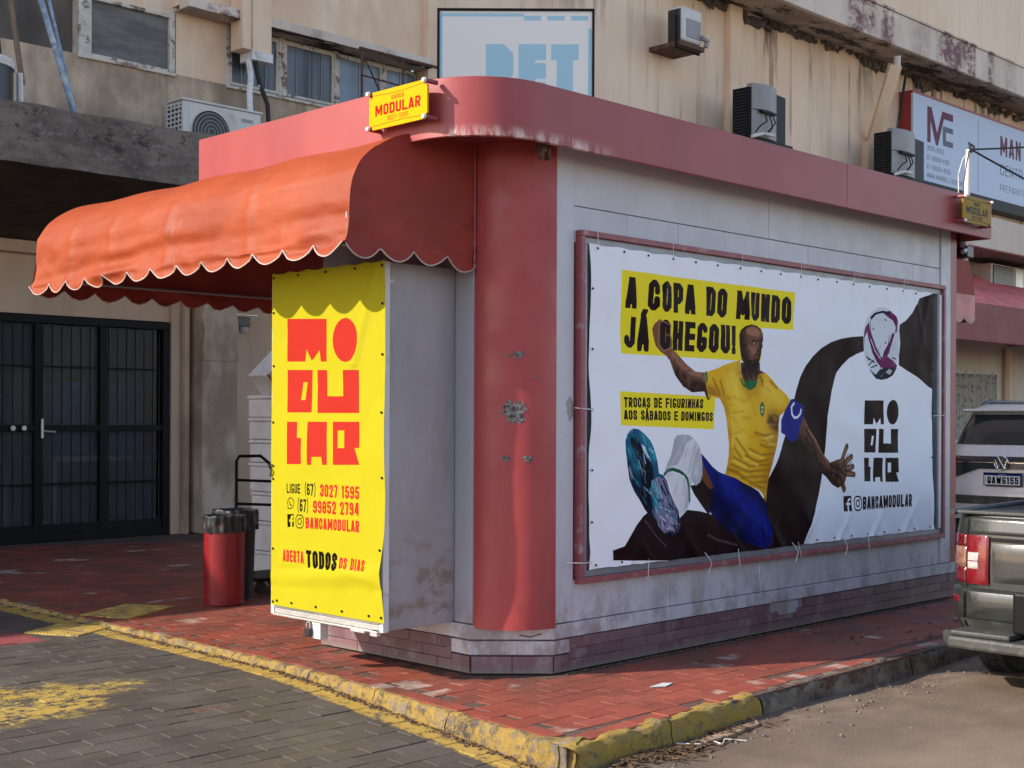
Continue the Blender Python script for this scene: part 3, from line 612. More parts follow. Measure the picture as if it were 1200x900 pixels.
('soft','fold',0.0092,[(1.601,0.453),(1.715,0.42),(1.8,0.41)],0.8,'shirt'),
('soft','fold',0.0092,[(1.186,1.13),(1.233,1.075),(1.269,1.026)],0.8,'shirt'),
('soft','fold',0.0092,[(1.144,1.073),(1.21,1.053)],0.8,'shirt'),
('soft','fold',0.0092,[(1.268,1.118),(1.316,1.034)],0.8,'shirt'),
('soft','fold',0.0092,[(1.14,1.045),(1.233,1.03)],0.8,'shirt'),
('soft','fold',0.0092,[(1.751,0.763),(1.841,0.74),(1.894,0.747)],0.8,'shirt'),
('soft','fold',0.0092,[(1.355,0.553),(1.477,0.529)],0.8,'shirt'),
('soft','fold',0.0092,[(1.451,0.751),(1.55,0.663),(1.6,0.619)],0.8,'shirt'),
('soft','fold',0.0092,[(1.427,0.694),(1.501,0.621)],0.8,'shirt'),
('soft','fold',0.0092,[(1.852,1.131),(1.931,1.088)],0.8,'shirt'),
('soft','fold',0.0092,[(1.71,1.179),(1.761,1.129),(1.749,1.099)],0.8,'shirt'),
('soft','shirtl',0.0103,[(1.389,0.922),(1.426,0.779),(1.415,0.694)],0.8,'shirt'),
('soft','shirtl',0.0103,[(1.449,1.122),(1.461,1.008)],0.8,'shirt'),
('soft','shirtl',0.0103,[(1.675,0.749),(1.7,0.741),(1.854,0.755)],0.8,'shirt'),
('soft','shirtl',0.0103,[(1.6,0.655),(1.752,0.614)],0.8,'shirt'),
('soft','shirtl',0.0103,[(1.55,0.613),(1.701,0.566)],0.8,'shirt'),
('soft','shirtl',0.0103,[(1.428,0.601),(1.576,0.548)],0.8,'shirt'),
('poly','crest',[(1.714,0.97),(1.739,0.982),(1.767,0.974),(1.773,0.938),(1.765,0.906),(1.742,0.886),(1.719,0.906),(1.711,0.938)]),
('poly','yel2',[(1.729,0.96),(1.755,0.96),(1.755,0.924),(1.742,0.909),(1.729,0.924)]),
('line','crestb',0.008,[(1.729,0.945),(1.755,0.931)]),
('line','hair',0.004,[(1.724,0.985),(1.76,0.985)]),
('poly','blue2',[(2.086,1.008),(2.118,1.016),(2.25,0.965),(2.261,0.942),(2.243,0.881),(2.202,0.805),(2.175,0.737),(2.107,0.715),(2.066,0.731),(2.026,0.761),(1.967,0.784),(1.972,0.866),(2.025,0.94)]),
('line','white',0.018,[(2.127,0.983),(2.097,0.959),(2.103,0.911),(2.133,0.884),(2.174,0.888),(2.209,0.911),(2.217,0.939)]),
('poly','sock',[(0.791,0.746),(0.819,0.772),(0.891,0.776),(0.957,0.772),(1.009,0.744),(1.054,0.699),(1.076,0.644),(1.089,0.581),(1.091,0.518),(1.07,0.473),(1.025,0.452),(0.988,0.476),(0.966,0.45),(0.967,0.378),(0.96,0.343),(0.909,0.291),(0.858,0.263),(0.822,0.313),(0.779,0.386),(0.75,0.457),(0.7,0.52),(0.7,0.555),(0.721,0.598),(0.756,0.641),(0.777,0.702)]),
('poly','sockd',[(0.791,0.746),(0.819,0.772),(0.891,0.776),(0.957,0.772),(0.987,0.753),(0.921,0.718),(0.878,0.648),(0.821,0.587),(0.735,0.58),(0.756,0.641),(0.777,0.702)]),
('soft','sockd',0.0161,[(1.054,0.69),(1.017,0.61),(0.995,0.52),(1.01,0.475)],0.8,'sock'),
('soft','sockd',0.0092,[(1.039,0.672),(0.995,0.583),(0.981,0.503)],0.8,'sock'),
('soft','sockd',0.0092,[(1.024,0.717),(0.98,0.628),(0.951,0.539)],0.8,'sock'),
('line','sgreen',0.02,[(0.693,0.533),(0.728,0.556),(0.778,0.562),(0.85,0.547),(0.908,0.523),(0.937,0.495),(0.952,0.45),(0.958,0.361)]),
('line','white',0.004,[(0.7,0.527),(0.736,0.541),(0.792,0.545),(0.864,0.528),(0.915,0.5)]),
('soft','sockm',0.05,[(1.069,0.627),(1.085,0.518),(1.055,0.465)],0.6,'sock'),
('soft','sockm',0.05,[(0.777,0.72),(0.707,0.572)],0.5,'sock'),
('soft','sockm',0.05,[(0.967,0.432),(0.923,0.326)],0.5,'sock'),
('poly','boot',[(0.313,0.742),(0.326,0.78),(0.352,0.805),(0.391,0.815),(0.438,0.809),(0.499,0.779),(0.554,0.74),(0.584,0.696),(0.602,0.653),(0.623,0.6),(0.635,0.539),(0.679,0.529),(0.715,0.493),(0.743,0.431),(0.779,0.377),(0.837,0.304),(0.854,0.223),(0.837,0.18),(0.795,0.147),(0.752,0.141),(0.71,0.161),(0.639,0.217),(0.618,0.253),(0.556,0.291),(0.529,0.309),(0.474,0.363),(0.407,0.434),(0.353,0.513),(0.327,0.598),(0.316,0.674)]),
('poly','bootd',[(0.359,0.758),(0.405,0.767),(0.452,0.723),(0.5,0.654),(0.548,0.61),(0.568,0.584),(0.582,0.514),(0.569,0.472),(0.528,0.447),(0.474,0.466),(0.453,0.535),(0.433,0.604),(0.392,0.665),(0.365,0.716)]),
('poly','bootd',[(0.407,0.477),(0.474,0.458),(0.556,0.412),(0.584,0.324),(0.618,0.253),(0.556,0.282),(0.502,0.328),(0.434,0.408)]),
('poly','bootp',[(0.555,0.498),(0.624,0.522),(0.694,0.502),(0.743,0.431),(0.779,0.377),(0.837,0.304),(0.854,0.223),(0.837,0.18),(0.795,0.147),(0.752,0.141),(0.71,0.161),(0.639,0.217),(0.611,0.288),(0.59,0.376),(0.562,0.446)]),
('poly','booth',[(0.459,0.723),(0.499,0.706),(0.52,0.663),(0.541,0.636),(0.513,0.637),(0.479,0.68)]),
('line','booth',0.006,[(0.319,0.755),(0.332,0.784),(0.358,0.805)]),
('line','booth',0.006,[(0.433,0.63),(0.46,0.569),(0.473,0.535)]),
('line','booth',0.006,[(0.479,0.663),(0.5,0.603)]),
('line','booth',0.006,[(0.52,0.654),(0.548,0.619)]),
('line','booth',0.006,[(0.487,0.466),(0.556,0.42)]),
('line','booth',0.006,[(0.569,0.48),(0.597,0.393),(0.625,0.357)]),
('line','booth',0.006,[(0.61,0.505),(0.652,0.425),(0.68,0.372)]),
('line','booth',0.006,[(0.585,0.497),(0.624,0.418)]),
('line','bootc',0.014,[(0.353,0.623),(0.38,0.537),(0.433,0.476)]),
('line','bootc',0.014,[(0.499,0.749),(0.568,0.688),(0.596,0.627)]),
('line','bootc',0.014,[(0.339,0.691),(0.359,0.631)]),
('line','bootd',0.012,[(0.751,0.347),(0.787,0.315)]),
('line','bootd',0.012,[(0.681,0.263),(0.702,0.223)]),
('line','bootd',0.012,[(0.83,0.269),(0.837,0.228)]),
('line','bootd',0.012,[(0.652,0.469),(0.708,0.406)]),
('line','bootd',0.012,[(0.68,0.494),(0.729,0.414)]),
('poly','bootd',[(0.696,0.17),(0.78,0.183),(0.823,0.163),(0.788,0.139),(0.745,0.134),(0.71,0.152)]),
('line','booth',0.006,[(0.724,0.195),(0.759,0.202),(0.773,0.184)]),
('line','booth',0.006,[(0.695,0.31),(0.737,0.264)]),
('line','booth',0.006,[(0.625,0.322),(0.653,0.277),(0.709,0.248)]),
('line','booth',0.006,[(0.639,0.339),(0.709,0.318),(0.78,0.298)]),
('soft','bootc',0.05,[(0.366,0.657),(0.393,0.554)],0.7,'boot'),
('soft','bootd',0.05,[(0.34,0.598),(0.434,0.416),(0.543,0.291)],0.8,'boot'),
('soft','bootc',0.03,[(0.472,0.783),(0.554,0.705),(0.589,0.635)],0.6,'boot'),
('soft','bootd',0.04,[(0.837,0.313),(0.852,0.223),(0.78,0.148)],0.6,'bootp'),
('soft','bootc',0.04,[(0.583,0.463),(0.625,0.357)],0.6,'bootp'),
('poly','ballw',[(3.588,1.458),(3.579,1.385),(3.552,1.316),(3.508,1.257),(3.451,1.211),(3.385,1.182),(3.315,1.171),(3.245,1.178),(3.18,1.204),(3.125,1.246),(3.083,1.301),(3.057,1.365),(3.047,1.435),(3.056,1.505),(3.081,1.572),(3.122,1.63),(3.177,1.677),(3.241,1.708),(3.31,1.722),(3.381,1.717),(3.447,1.693),(3.505,1.652),(3.55,1.596),(3.578,1.53)]),
('poly','ballm',[(3.32,1.679),(3.421,1.699),(3.487,1.674),(3.54,1.621),(3.534,1.554),(3.506,1.525),(3.491,1.581),(3.459,1.626),(3.394,1.65)]),
('poly','bootd',[(3.157,1.637),(3.211,1.672),(3.32,1.694),(3.412,1.689),(3.431,1.671),(3.32,1.676),(3.229,1.659),(3.167,1.614)]),
('poly','ballm',[(3.087,1.551),(3.14,1.599),(3.158,1.536),(3.185,1.482),(3.231,1.41),(3.286,1.352),(3.322,1.34),(3.34,1.387),(3.423,1.465),(3.45,1.532),(3.484,1.524),(3.451,1.447),(3.396,1.352),(3.489,1.322),(3.546,1.286),(3.527,1.262),(3.415,1.268),(3.341,1.252),(3.25,1.3),(3.177,1.371),(3.132,1.471),(3.114,1.525),(3.07,1.477),(3.053,1.403),(3.061,1.486)]),
('poly','bootd',[(3.143,1.233),(3.224,1.203),(3.305,1.251),(3.397,1.268),(3.537,1.267),(3.471,1.209),(3.397,1.184),(3.315,1.172),(3.224,1.18)]),
('line','bootd',0.006,[(3.132,1.471),(3.186,1.381),(3.268,1.301),(3.305,1.265)]),
('line','bootd',0.006,[(3.158,1.609),(3.167,1.518),(3.222,1.419),(3.286,1.357)]),
('line','bootd',0.006,[(3.423,1.512),(3.395,1.417),(3.341,1.35)]),
('line','bootd',0.006,[(3.497,1.562),(3.451,1.466),(3.414,1.371)]),
('line','bootd',0.006,[(3.143,1.242),(3.223,1.207),(3.305,1.256)]),
('line','white',0.008,[(3.159,1.472),(3.213,1.391),(3.295,1.33)]),
('line','white',0.006,[(3.469,1.57),(3.423,1.474)]),
('line','bootd',0.009,[(3.088,1.341),(3.214,1.299)]),
('line','bootd',0.009,[(3.124,1.278),(3.196,1.317)]),
('line','bootd',0.009,[(3.357,1.63),(3.375,1.621)]),
('line','bootd',0.009,[(3.194,1.556),(3.205,1.547)]),
('line','bootd',0.009,[(3.355,1.457),(3.373,1.451)]),
('line','bootd',0.009,[(3.47,1.345),(3.527,1.337)]),
('line','bootd',0.009,[(3.115,1.323),(3.133,1.315)]),
('line','bootd',0.009,[(3.16,1.261),(3.25,1.282)]),
('poly','sockd',[(3.369,1.23),(3.424,1.259),(3.471,1.246),(3.434,1.213)]),
('poly','dark',[(3.068,1.015),(3.346,1.018),(3.348,0.838),(3.304,0.838),(3.296,0.886),(3.258,0.852),(3.241,0.843),(3.203,0.889),(3.196,0.839),(3.069,0.839)]),
('poly','dark',[(3.577,0.931),(3.573,0.901),(3.56,0.875),(3.539,0.854),(3.513,0.84),(3.485,0.836),(3.456,0.84),(3.43,0.854),(3.409,0.875),(3.396,0.901),(3.392,0.929),(3.396,0.958),(3.409,0.985),(3.429,1.006),(3.455,1.019),(3.483,1.024),(3.512,1.02),(3.538,1.007),(3.559,0.986),(3.573,0.96)]),
('poly','dark',[(3.069,0.804),(3.246,0.804),(3.237,0.627),(3.07,0.63)]),
('poly','paper',[(3.181,0.752),(3.211,0.752),(3.194,0.68),(3.164,0.68)]),
('poly','dark',[(3.279,0.804),(3.348,0.803),(3.349,0.693),(3.465,0.692),(3.464,0.803),(3.579,0.803),(3.581,0.619),(3.28,0.624)]),
('poly','dark',[(3.071,0.591),(3.14,0.589),(3.14,0.523),(3.17,0.522),(3.171,0.413),(3.072,0.416)]),
('poly','dark',[(3.21,0.588),(3.347,0.586),(3.348,0.405),(3.315,0.406),(3.31,0.44),(3.244,0.441),(3.239,0.408),(3.211,0.409)]),
('poly','dark',[(3.388,0.585),(3.581,0.581),(3.582,0.469),(3.545,0.47),(3.582,0.397),(3.389,0.403)]),
('poly','paper',[(3.424,0.547),(3.471,0.546),(3.472,0.472),(3.425,0.473)]),
('poly','dark',[(2.785,0.317),(2.896,0.316),(2.896,0.204),(2.786,0.206)]),
('line','paper','T',[(2.879,0.291),(2.858,0.289),(2.852,0.275),(2.852,0.208)]),
('line','paper','T',[(2.83,0.259),(2.876,0.257)]),
('line','dark','t',[(2.957,0.308),(3.014,0.306),(3.037,0.283),(3.038,0.226),(3.015,0.205),(2.957,0.208),(2.935,0.231),(2.934,0.287),(2.957,0.308)]),
('line','dark','t',[(3.01,0.256),(3.007,0.244),(2.998,0.235),(2.986,0.233),(2.973,0.237),(2.964,0.246),(2.961,0.258),(2.964,0.27),(2.973,0.278),(2.986,0.281),(2.998,0.277),(3.007,0.268),(3.01,0.256)]),
('line','dark','t',[(3.012,0.286),(3.016,0.284)]),
('text', 'dark', 'BANCAMODULAR', [(3.057, 0.207), (3.056, 0.314), (3.783, 0.212), (3.782, 0.297)], 0.2),
]
YELLOW_PRINT = [
('poly','red',[(0.153,1.692),(0.535,1.673),(0.537,1.431),(0.48,1.432),(0.469,1.498),(0.419,1.453),(0.395,1.441),(0.343,1.506),(0.333,1.436),(0.155,1.441)]),
('poly','red',[(0.823,1.542),(0.817,1.505),(0.802,1.471),(0.777,1.444),(0.745,1.428),(0.71,1.423),(0.674,1.43),(0.642,1.448),(0.616,1.477),(0.599,1.512),(0.593,1.551),(0.599,1.59),(0.615,1.624),(0.641,1.65),(0.673,1.666),(0.708,1.671),(0.744,1.663),(0.776,1.644),(0.801,1.615),(0.817,1.58)]),
('poly','red',[(0.155,1.392),(0.402,1.386),(0.39,1.143),(0.157,1.143)]),
('poly','ybg',[(0.313,1.317),(0.355,1.316),(0.331,1.215),(0.29,1.215)]),
('poly','red',[(0.446,1.385),(0.537,1.383),(0.538,1.234),(0.685,1.233),(0.684,1.38),(0.825,1.377),(0.826,1.139),(0.448,1.139)]),
('poly','red',[(0.157,1.088),(0.256,1.088),(0.256,0.995),(0.298,0.995),(0.299,0.843),(0.158,0.839)]),
('poly','red',[(0.353,1.089),(0.535,1.089),(0.537,0.845),(0.494,0.844),(0.487,0.889),(0.399,0.887),(0.392,0.841),(0.354,0.84)]),
('poly','red',[(0.588,1.09),(0.827,1.091),(0.827,0.946),(0.783,0.945),(0.828,0.853),(0.59,0.846)]),
('poly','ybg',[(0.635,1.041),(0.693,1.041),(0.694,0.943),(0.635,0.942)]),
('text', 'blk', 'LIGUE', [(0.16, 0.67), (0.159, 0.727), (0.287, 0.672), (0.287, 0.727)], 0.16),
('text', 'blk', '(67)', [(0.328, 0.666), (0.328, 0.733), (0.431, 0.662), (0.431, 0.731)], 0.17),
('text', 'red', '3027 1595', [(0.471, 0.662), (0.471, 0.735), (0.831, 0.663), (0.83, 0.733)], 0.19),
('line','blk',0.005,[(0.167,0.577),(0.171,0.597),(0.164,0.613),(0.174,0.633),(0.196,0.645),(0.218,0.636),(0.23,0.616),(0.222,0.593),(0.199,0.579),(0.181,0.583),(0.167,0.577)]),
('line','blk',0.007,[(0.186,0.622),(0.191,0.606),(0.208,0.597)]),
('text', 'blk', '(67)', [(0.263, 0.568), (0.263, 0.642), (0.367, 0.568), (0.367, 0.64)], 0.17),
('text', 'red', '99852 2794', [(0.408, 0.565), (0.407, 0.637), (0.829, 0.571), (0.828, 0.644)], 0.19),
('poly','blk',[(0.16,0.545),(0.227,0.55),(0.228,0.476),(0.161,0.47)]),
('line','ybg','T',[(0.217,0.533),(0.205,0.531),(0.201,0.521),(0.201,0.476)]),
('line','ybg','T',[(0.187,0.509),(0.216,0.511)]),
('line','blk','t',[(0.265,0.546),(0.305,0.548),(0.321,0.533),(0.321,0.491),(0.306,0.474),(0.266,0.471),(0.25,0.487),(0.25,0.529),(0.265,0.546)]),
('line','blk','t',[(0.303,0.511),(0.301,0.502),(0.294,0.495),(0.286,0.492),(0.277,0.494),(0.271,0.5),(0.268,0.509),(0.271,0.518),(0.277,0.525),(0.286,0.528),(0.294,0.526),(0.3,0.52),(0.303,0.511)]),
('line','blk','t',[(0.304,0.533),(0.307,0.532)]),
('text', 'red', 'BANCAMODULAR', [(0.341, 0.473), (0.34, 0.537), (0.834, 0.479), (0.834, 0.545)], 0.2),
('text', 'red', 'ABERTA', [(0.12, 0.267), (0.119, 0.337), (0.323, 0.269), (0.322, 0.338)], 0.2),
('text', 'blk', 'TODOS', [(0.346, 0.248), (0.345, 0.35), (0.636, 0.252), (0.635, 0.351)], 0.215),
('text', 'red', 'OS DIAS', [(0.655, 0.267), (0.655, 0.331), (0.882, 0.268), (0.882, 0.331)], 0.2),
]
# ------------------------------------------------------------------ ground
FW = Vector((math.cos(YAW), math.sin(YAW), 0)); RT = Vector((math.sin(YAW), -math.cos(YAW), 0))
def in_view(p, m=1.05):
    q = Vector(p) - CAM; d = q.dot(FW)
    return d > .5 and abs(q.dot(RT) / d) < .383 * m and q.z / d > -.27 * m
def kx(Y): return -.85 + (min(max(Y, -1.1), 1.3) + 1.1) / 2.4 * .275
def ky(X): return -1.19 + (min(max(X, -.8), 1.2) + .8) / 2 * .115
def gz(Y): return float(np.interp(Y, [-1.2, .9, 3.6], [-.118, -.036, -.014]))          # the grey paving falls towards the road
ROADZ = -.125
struct('road', MB().grid(lambda u, v: (-90 + 260 * u, -120 + 260 * v, ROADZ - .02), 4, 4), M['road'])
# nearer part of the road with the dips and ridges of a worn carriageway
def road_z(x, y):
    z = .012 * noise.noise(Vector((x * .9, y * 1.4, 3))) + .005 * noise.noise(Vector((x * 5, y * 6, 1)))
    e = ky(x) - y                                               # rubble bank beside the kerb
    if -.2 < e < .9: z += .02 * max(0, math.sin((e + .2) / 1.1 * math.pi)) * (.6 + noise.noise(Vector((x * 3, y * 3, 9))))
    return ROADZ + z
struct('road_surface', MB().grid(lambda u, v: ((lambda x, y: (x, y, road_z(x, y)))(-1.3 + 10.6 * u, -6.5 + 5.55 * v)), 210, 120), M['road'], smooth=True)
pav = struct('pavement', MB().prism([(kx(-1.0) + .05, ky(-.8) + .05), (7.6, -1.02), (7.6, 9.6), (kx(3) + .05, 9.6), (kx(1.3) + .05, 1.3)], 'z', -.2, -.0035), M['joint'])
def paving_base(u, v):
    Y = -7 + 17 * v; x1 = kx(Y) + .02 if Y > -1.1 else -.82
    return (-14 + (x1 + 14) * u, Y, gz(Y) - .0035)
gpav = struct('parking_paving', MB().grid(paving_base, 8, 90), M['joint'])

def paver_mesh(name, lx, ly, h, mat, taper=.0015):
    a, b_ = lx / 2, ly / 2
    me = bpy.data.meshes.new(name)
    vs = [(-a, -b_, -h), (a, -b_, -h), (a, b_, -h), (-a, b_, -h), (-a, -b_, -.0015), (a, -b_, -.0015), (a, b_, -.0015), (-a, b_, -.0015),
          (-a + taper, -b_ + taper, 0), (a - taper, -b_ + taper, 0), (a - taper, b_ - taper, 0), (-a + taper, b_ - taper, 0)]
    fs = [(8, 9, 10, 11)] + [(i, (i + 1) % 4, 4 + (i + 1) % 4, 4 + i) for i in range(4)] + [(4 + i, 4 + (i + 1) % 4, 8 + (i + 1) % 4, 8 + i) for i in range(4)]
    me.from_pydata(vs, [], fs); me.materials.append(mat); return me
def lay(parent, inside, x0, x1, y0, y1, mat, zf, LX=.225, LY=.112, limit=295, jz=.0009, slope=0, name='paver', jt=(.0015, .0035)):
    cells = []
    nrow = int((y1 - y0) / LY)
    for j in range(nrow):
        y = y0 + (j + .5) * LY; off = (j % 2) * LX / 2
        for i in range(int((x1 - x0) / LX) + 1):
            x = x0 + off + i * LX
            if inside(x, y): cells.append((x + rnd.uniform(-.002, .002), y + rnd.uniform(-.0015, .0015), zf(y) + rnd.gauss(0, jz)))
    vis = [c for c in cells if in_view(c)]
    vis.sort(key=lambda c: (Vector(c) - CAM).length); near = vis[:limit]; ns = set(near)
    mes = [paver_mesh(name, LX - rnd.uniform(*jt), LY - rnd.uniform(*jt), .02, mat) for _ in range(5)]
    for c in near:
        o = bpy.data.objects.new(name, rnd.choice(mes)); COL.objects.link(o); o.location = c; o.parent = parent
        o.rotation_euler = (math.atan((zf(c[1] + .05) - zf(c[1] - .05)) * 10) + rnd.gauss(0, .004), rnd.gauss(0, .003), rnd.gauss(0, .005))
    mb = MB()
    for c in cells:
        if c in ns: continue
        if (Vector(c) - CAM).length > 16: continue
        me = rnd.choice(mes); mb.add([(v.co.x + c[0], v.co.y + c[1], v.co.z + c[2] - zf(c[1]) + zf(c[1] + v.co.y)) for v in me.vertices], [tuple(p.vertices) for p in me.polygons])
    mb.build(name + '_field', mat, parent, kind='stuff', fixn=False)
def on_pav(x, y):
    if y < ky(x) + .15 or x < kx(y) + .17 or x > 5.4: return False
    if -.06 < x < 5.0 and -.05 < y < 1.7 and x + y > .22: return False
    if -.46 < x < .2 and 3.55 < y < 4.25 and abs((y - 3.85) - .55 * (x + .15)) < .2: return False
    return True
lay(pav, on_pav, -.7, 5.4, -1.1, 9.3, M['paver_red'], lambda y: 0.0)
# the long border bricks that run along the road edge of the pavement
me_b = paver_mesh('border_brick', .224, .10, .02, M['paver_red'])
for i in range(34):
    x = -.62 + i * .229
    o = bpy.data.objects.new('border_brick', me_b); COL.objects.link(o); o.parent = pav
    o.location = (x, ky(x) + .085, .001 + rnd.gauss(0, .002)); o.rotation_euler = (rnd.gauss(0, .008), rnd.gauss(0, .006), math.atan(.057 if x < 1.2 else 0))
for i in range(44):
    y = -.9 + i * .229
    o = bpy.data.objects.new('border_brick', me_b); COL.objects.link(o); o.parent = pav
    o.location = (kx(y) + .103, y, .001 + rnd.gauss(0, .002)); o.rotation_euler = (rnd.gauss(0, .006), rnd.gauss(0, .006), R(90) - math.atan(.1146 if y < 1.3 else 0))
def on_grey(x, y): return x < (kx(y) + .015 if y > -1.15 else -.9)
lay(gpav, on_grey, -7.5, -.3, -4.2, 9, M['paver_grey'], gz, slope=.02, jz=.0014)
# kerb stones
kerb = struct('kerb', MB().box(-.838, -.70, -1.165, -1.0, -.3, -.006), M['kerb_bare'])
def kerb_stone(p, q, w, z0, z1, mat, n=10, seed=0):
    p, q = Vector((*p, 0)), Vector((*q, 0)); t = (q - p); nrm = Vector((t.y, -t.x, 0)).normalized()
    prof = [(-.02, z0 - .06), (0, z1 - .022), (.018, z1), (w * .55, z1 + .002), (w, z1 - .004), (w, z0 - .06)]
    def f(u, v):
        k = v * (len(prof) - 1); i = min(int(k), len(prof) - 2); a = prof[i]; c = prof[i + 1]; s_ = k - i
        d, z = a[0] + (c[0] - a[0]) * s_, a[1] + (c[1] - a[1]) * s_
        P = p + t * (.006 + u * .988) - nrm * d; P.z = z
        am = .018
        q3 = P * 9; P += Vector((noise.noise(q3), noise.noise(q3 + Vector((5, 5, 5))), noise.noise(q3 + Vector((9, 1, 3))))) * am
        q3 = P * 30; P += Vector((noise.noise(q3), noise.noise(q3 + Vector((5, 5, 5))), .6 * noise.noise(q3 + Vector((9, 1, 3))))) * .009
        return P
    mb = MB().grid(f, 26, 20)
    return mb.build('kerb_stone', mat, kerb, smooth=True, ang=60)
y = -1.0
while y < 9.2:
    y2 = y + rnd.uniform(.62, .85)
    kerb_stone((kx(y2) - .01, y2), (kx(y) - .01, y), .062, gz(y) - .01, .003, M['kerb_yellow']); y = y2
kerb_stone((-.865, -1.0), (-.80, -1.19), .16, ROADZ, .004, M['kerb_yellow'])
x = -.845
k = 0
while x < 7:
    x2 = x + rnd.uniform(.72, .95)
    kerb_stone((x, ky(x) - .03), (x2, ky(x2) - .03), .10, ROADZ, -.002, M['kerb_moss'] if x < .2 else M['kerb_bare']); x = x2
# yellow tactile tiles set across the kerb
def tactile(cx, cy, ang, z, n=6, m=4, s=.105):
    mb = MB(); ca, sa = math.cos(ang), math.sin(ang)
    for i in range(n):
        for j in range(m):
            u, v = (i - (n - 1) / 2) * s, (j - (m - 1) / 2) * s; c = (cx + u * ca - v * sa, cy + u * sa + v * ca)
            mb = MB().obox((c[0], c[1], z - .008), (s - .004, s - .004, .02), Matrix.Rotation(ang, 3, 'Z'))
            for a in range(4):
                for e in range(4):
                    uu, vv = u + (a - 1.5) * s / 4, v + (e - 1.5) * s / 4; q = (cx + uu * ca - vv * sa, cy + uu * sa + vv * ca)
                    mb.obox((q[0], q[1], z + .003), (.014, .014, .005), Matrix.Rotation(ang, 3, 'Z'))
            mb.build('tactile_tile', M['tactile'], pav if z > -.01 else gpav)
tactile(-.14, 3.88, R(29), .004)
tactile(-.83, 3.45, R(29), gz(3.4) + .004, 4, 4)

# loose litter, twigs and rubble along the gutter
mb = MB()
for i in range(260):
    x = rnd.uniform(-.7, 3.4); e = abs(rnd.gauss(0, .13)) + .03
    if x > .4: e = abs(rnd.gauss(.22, .16)) + .03
    y = ky(x) - .07 - e; s_ = rnd.choice((.004, .006, .009, .014))
    mb.obox((x, y, road_z(x, y) + s_ * .3), (s_, s_ * rnd.uniform(.6, 1.4), s_ * .7), Matrix.Rotation(rnd.uniform(0, 3), 3, (rnd.random(), rnd.random(), 1)), s_ * .2)
tag(mb.build('gutter_rubble', M['stone'], kind='stuff'), 'pale rubble and grit strewn along the road kerb', 'rubble')
mb = MB()
for i in range(1500):
    y = rnd.uniform(-1.2, 3.2) if rnd.random() < .6 else rnd.uniform(-1.2, 1.2); x = kx(y) - .045 - abs(rnd.gauss(0, .022)); s_ = rnd.choice((.004, .007, .011))
    mb.obox((x, y, gz(y) + s_ * .3), (s_, s_ * rnd.uniform(.5, 1.8), s_ * .5), Matrix.Rotation(rnd.uniform(0, 3), 3, (rnd.random(), rnd.random(), 1)), s_ * .2)
for i in range(700):
    x = rnd.gauss(-.25, .35); y = ky(x) - .08 - abs(rnd.gauss(0, .07)); s_ = rnd.choice((.006, .012, .03))
    mb.obox((x, y, road_z(x, y) + .004 + rnd.uniform(0, .014)), (s_ * 2, s_ * .5, .002), Matrix.Rotation(rnd.uniform(0, 3), 3, (rnd.random() * .3, rnd.random() * .3, 1)), s_ * .1)
tag(mb.build('leaf_litter', M['leaf'], kind='stuff'), 'dark dead leaves and dirt caught against the kerbs', 'leaf litter')
mb = MB()
for i in range(420):
    x = rnd.uniform(.1, 5); y = -.03 - abs(rnd.gauss(0, .02)); s_ = rnd.choice((.004, .007, .012))
    mb.obox((x, y, s_ * .3), (s_, s_, s_ * .5), Matrix.Rotation(rnd.uniform(0, 3), 3, 'Z'), s_ * .2)
for i in range(90):
    x, y = rnd.uniform(1.0, 4.5), rnd.uniform(-.9, -.1); s_ = rnd.choice((.005, .008, .02))
    mb.obox((x, y, .003), (s_, s_ * 1.4, .003), Matrix.Rotation(rnd.uniform(0, 3), 3, 'Z'), s_ * .3)
tag(mb.build('pavement_dirt', M['leaf'], kind='stuff'), 'dirt and leaf crumbs lying along the foot of the stand wall', 'dirt')
def flat_bit(pts, z, mat, name, label, cat, th=.004):
    tag(MB().prism(pts, 'z', z, z + th).build(name, mat), label, cat)
flat_bit([(.42, -.62), (.56, -.60), (.60, -.64), (.5, -.67)], .004, M['foam'], 'paper_scrap', 'bright white paper scrap on the red pavement beside the stand', 'litter')
t = MB().tube([(-.12, -1.22, -.10), (0, -1.33, -.105), (.06, -1.36, -.11), (.12, -1.33, -.1), (.2, -1.4, -.11)], .003, 5)
t.tube([(.06, -1.36, -.11), (.05, -1.30, -.10)], .0025, 5)
tag(t.build('plastic_twine', M['string']), 'white plastic twine lying in the gutter leaves near the kerb corner', 'litter')
tag(MB().prism([(-.02, -1.27), (.25, -1.24), (.55, -1.22), (.5, -1.27), (.2, -1.31), (0, -1.31)], 'z', -.112, -.095).build('broken_board', M['wood']), 'thin splintered board lying along the gutter', 'litter')

# ------------------------------------------------------------------ the stand (kiosk)
K = thing('newsstand', 'pink and grey newsstand with a rounded pink roof edge and orange awning', 'newsstand', (0.0, 0.0, 0.0))
C_, L_, DP, HT = .327, 5.16, 1.7, 2.99
core = MB().prism([(C_ + .02, .02), (L_ - .02, .02), (L_ - .02, DP), (.02, DP), (.02, C_ + .02)], 'z', 0, HT)
core.build('core_wall', M['panel_dk'], K)
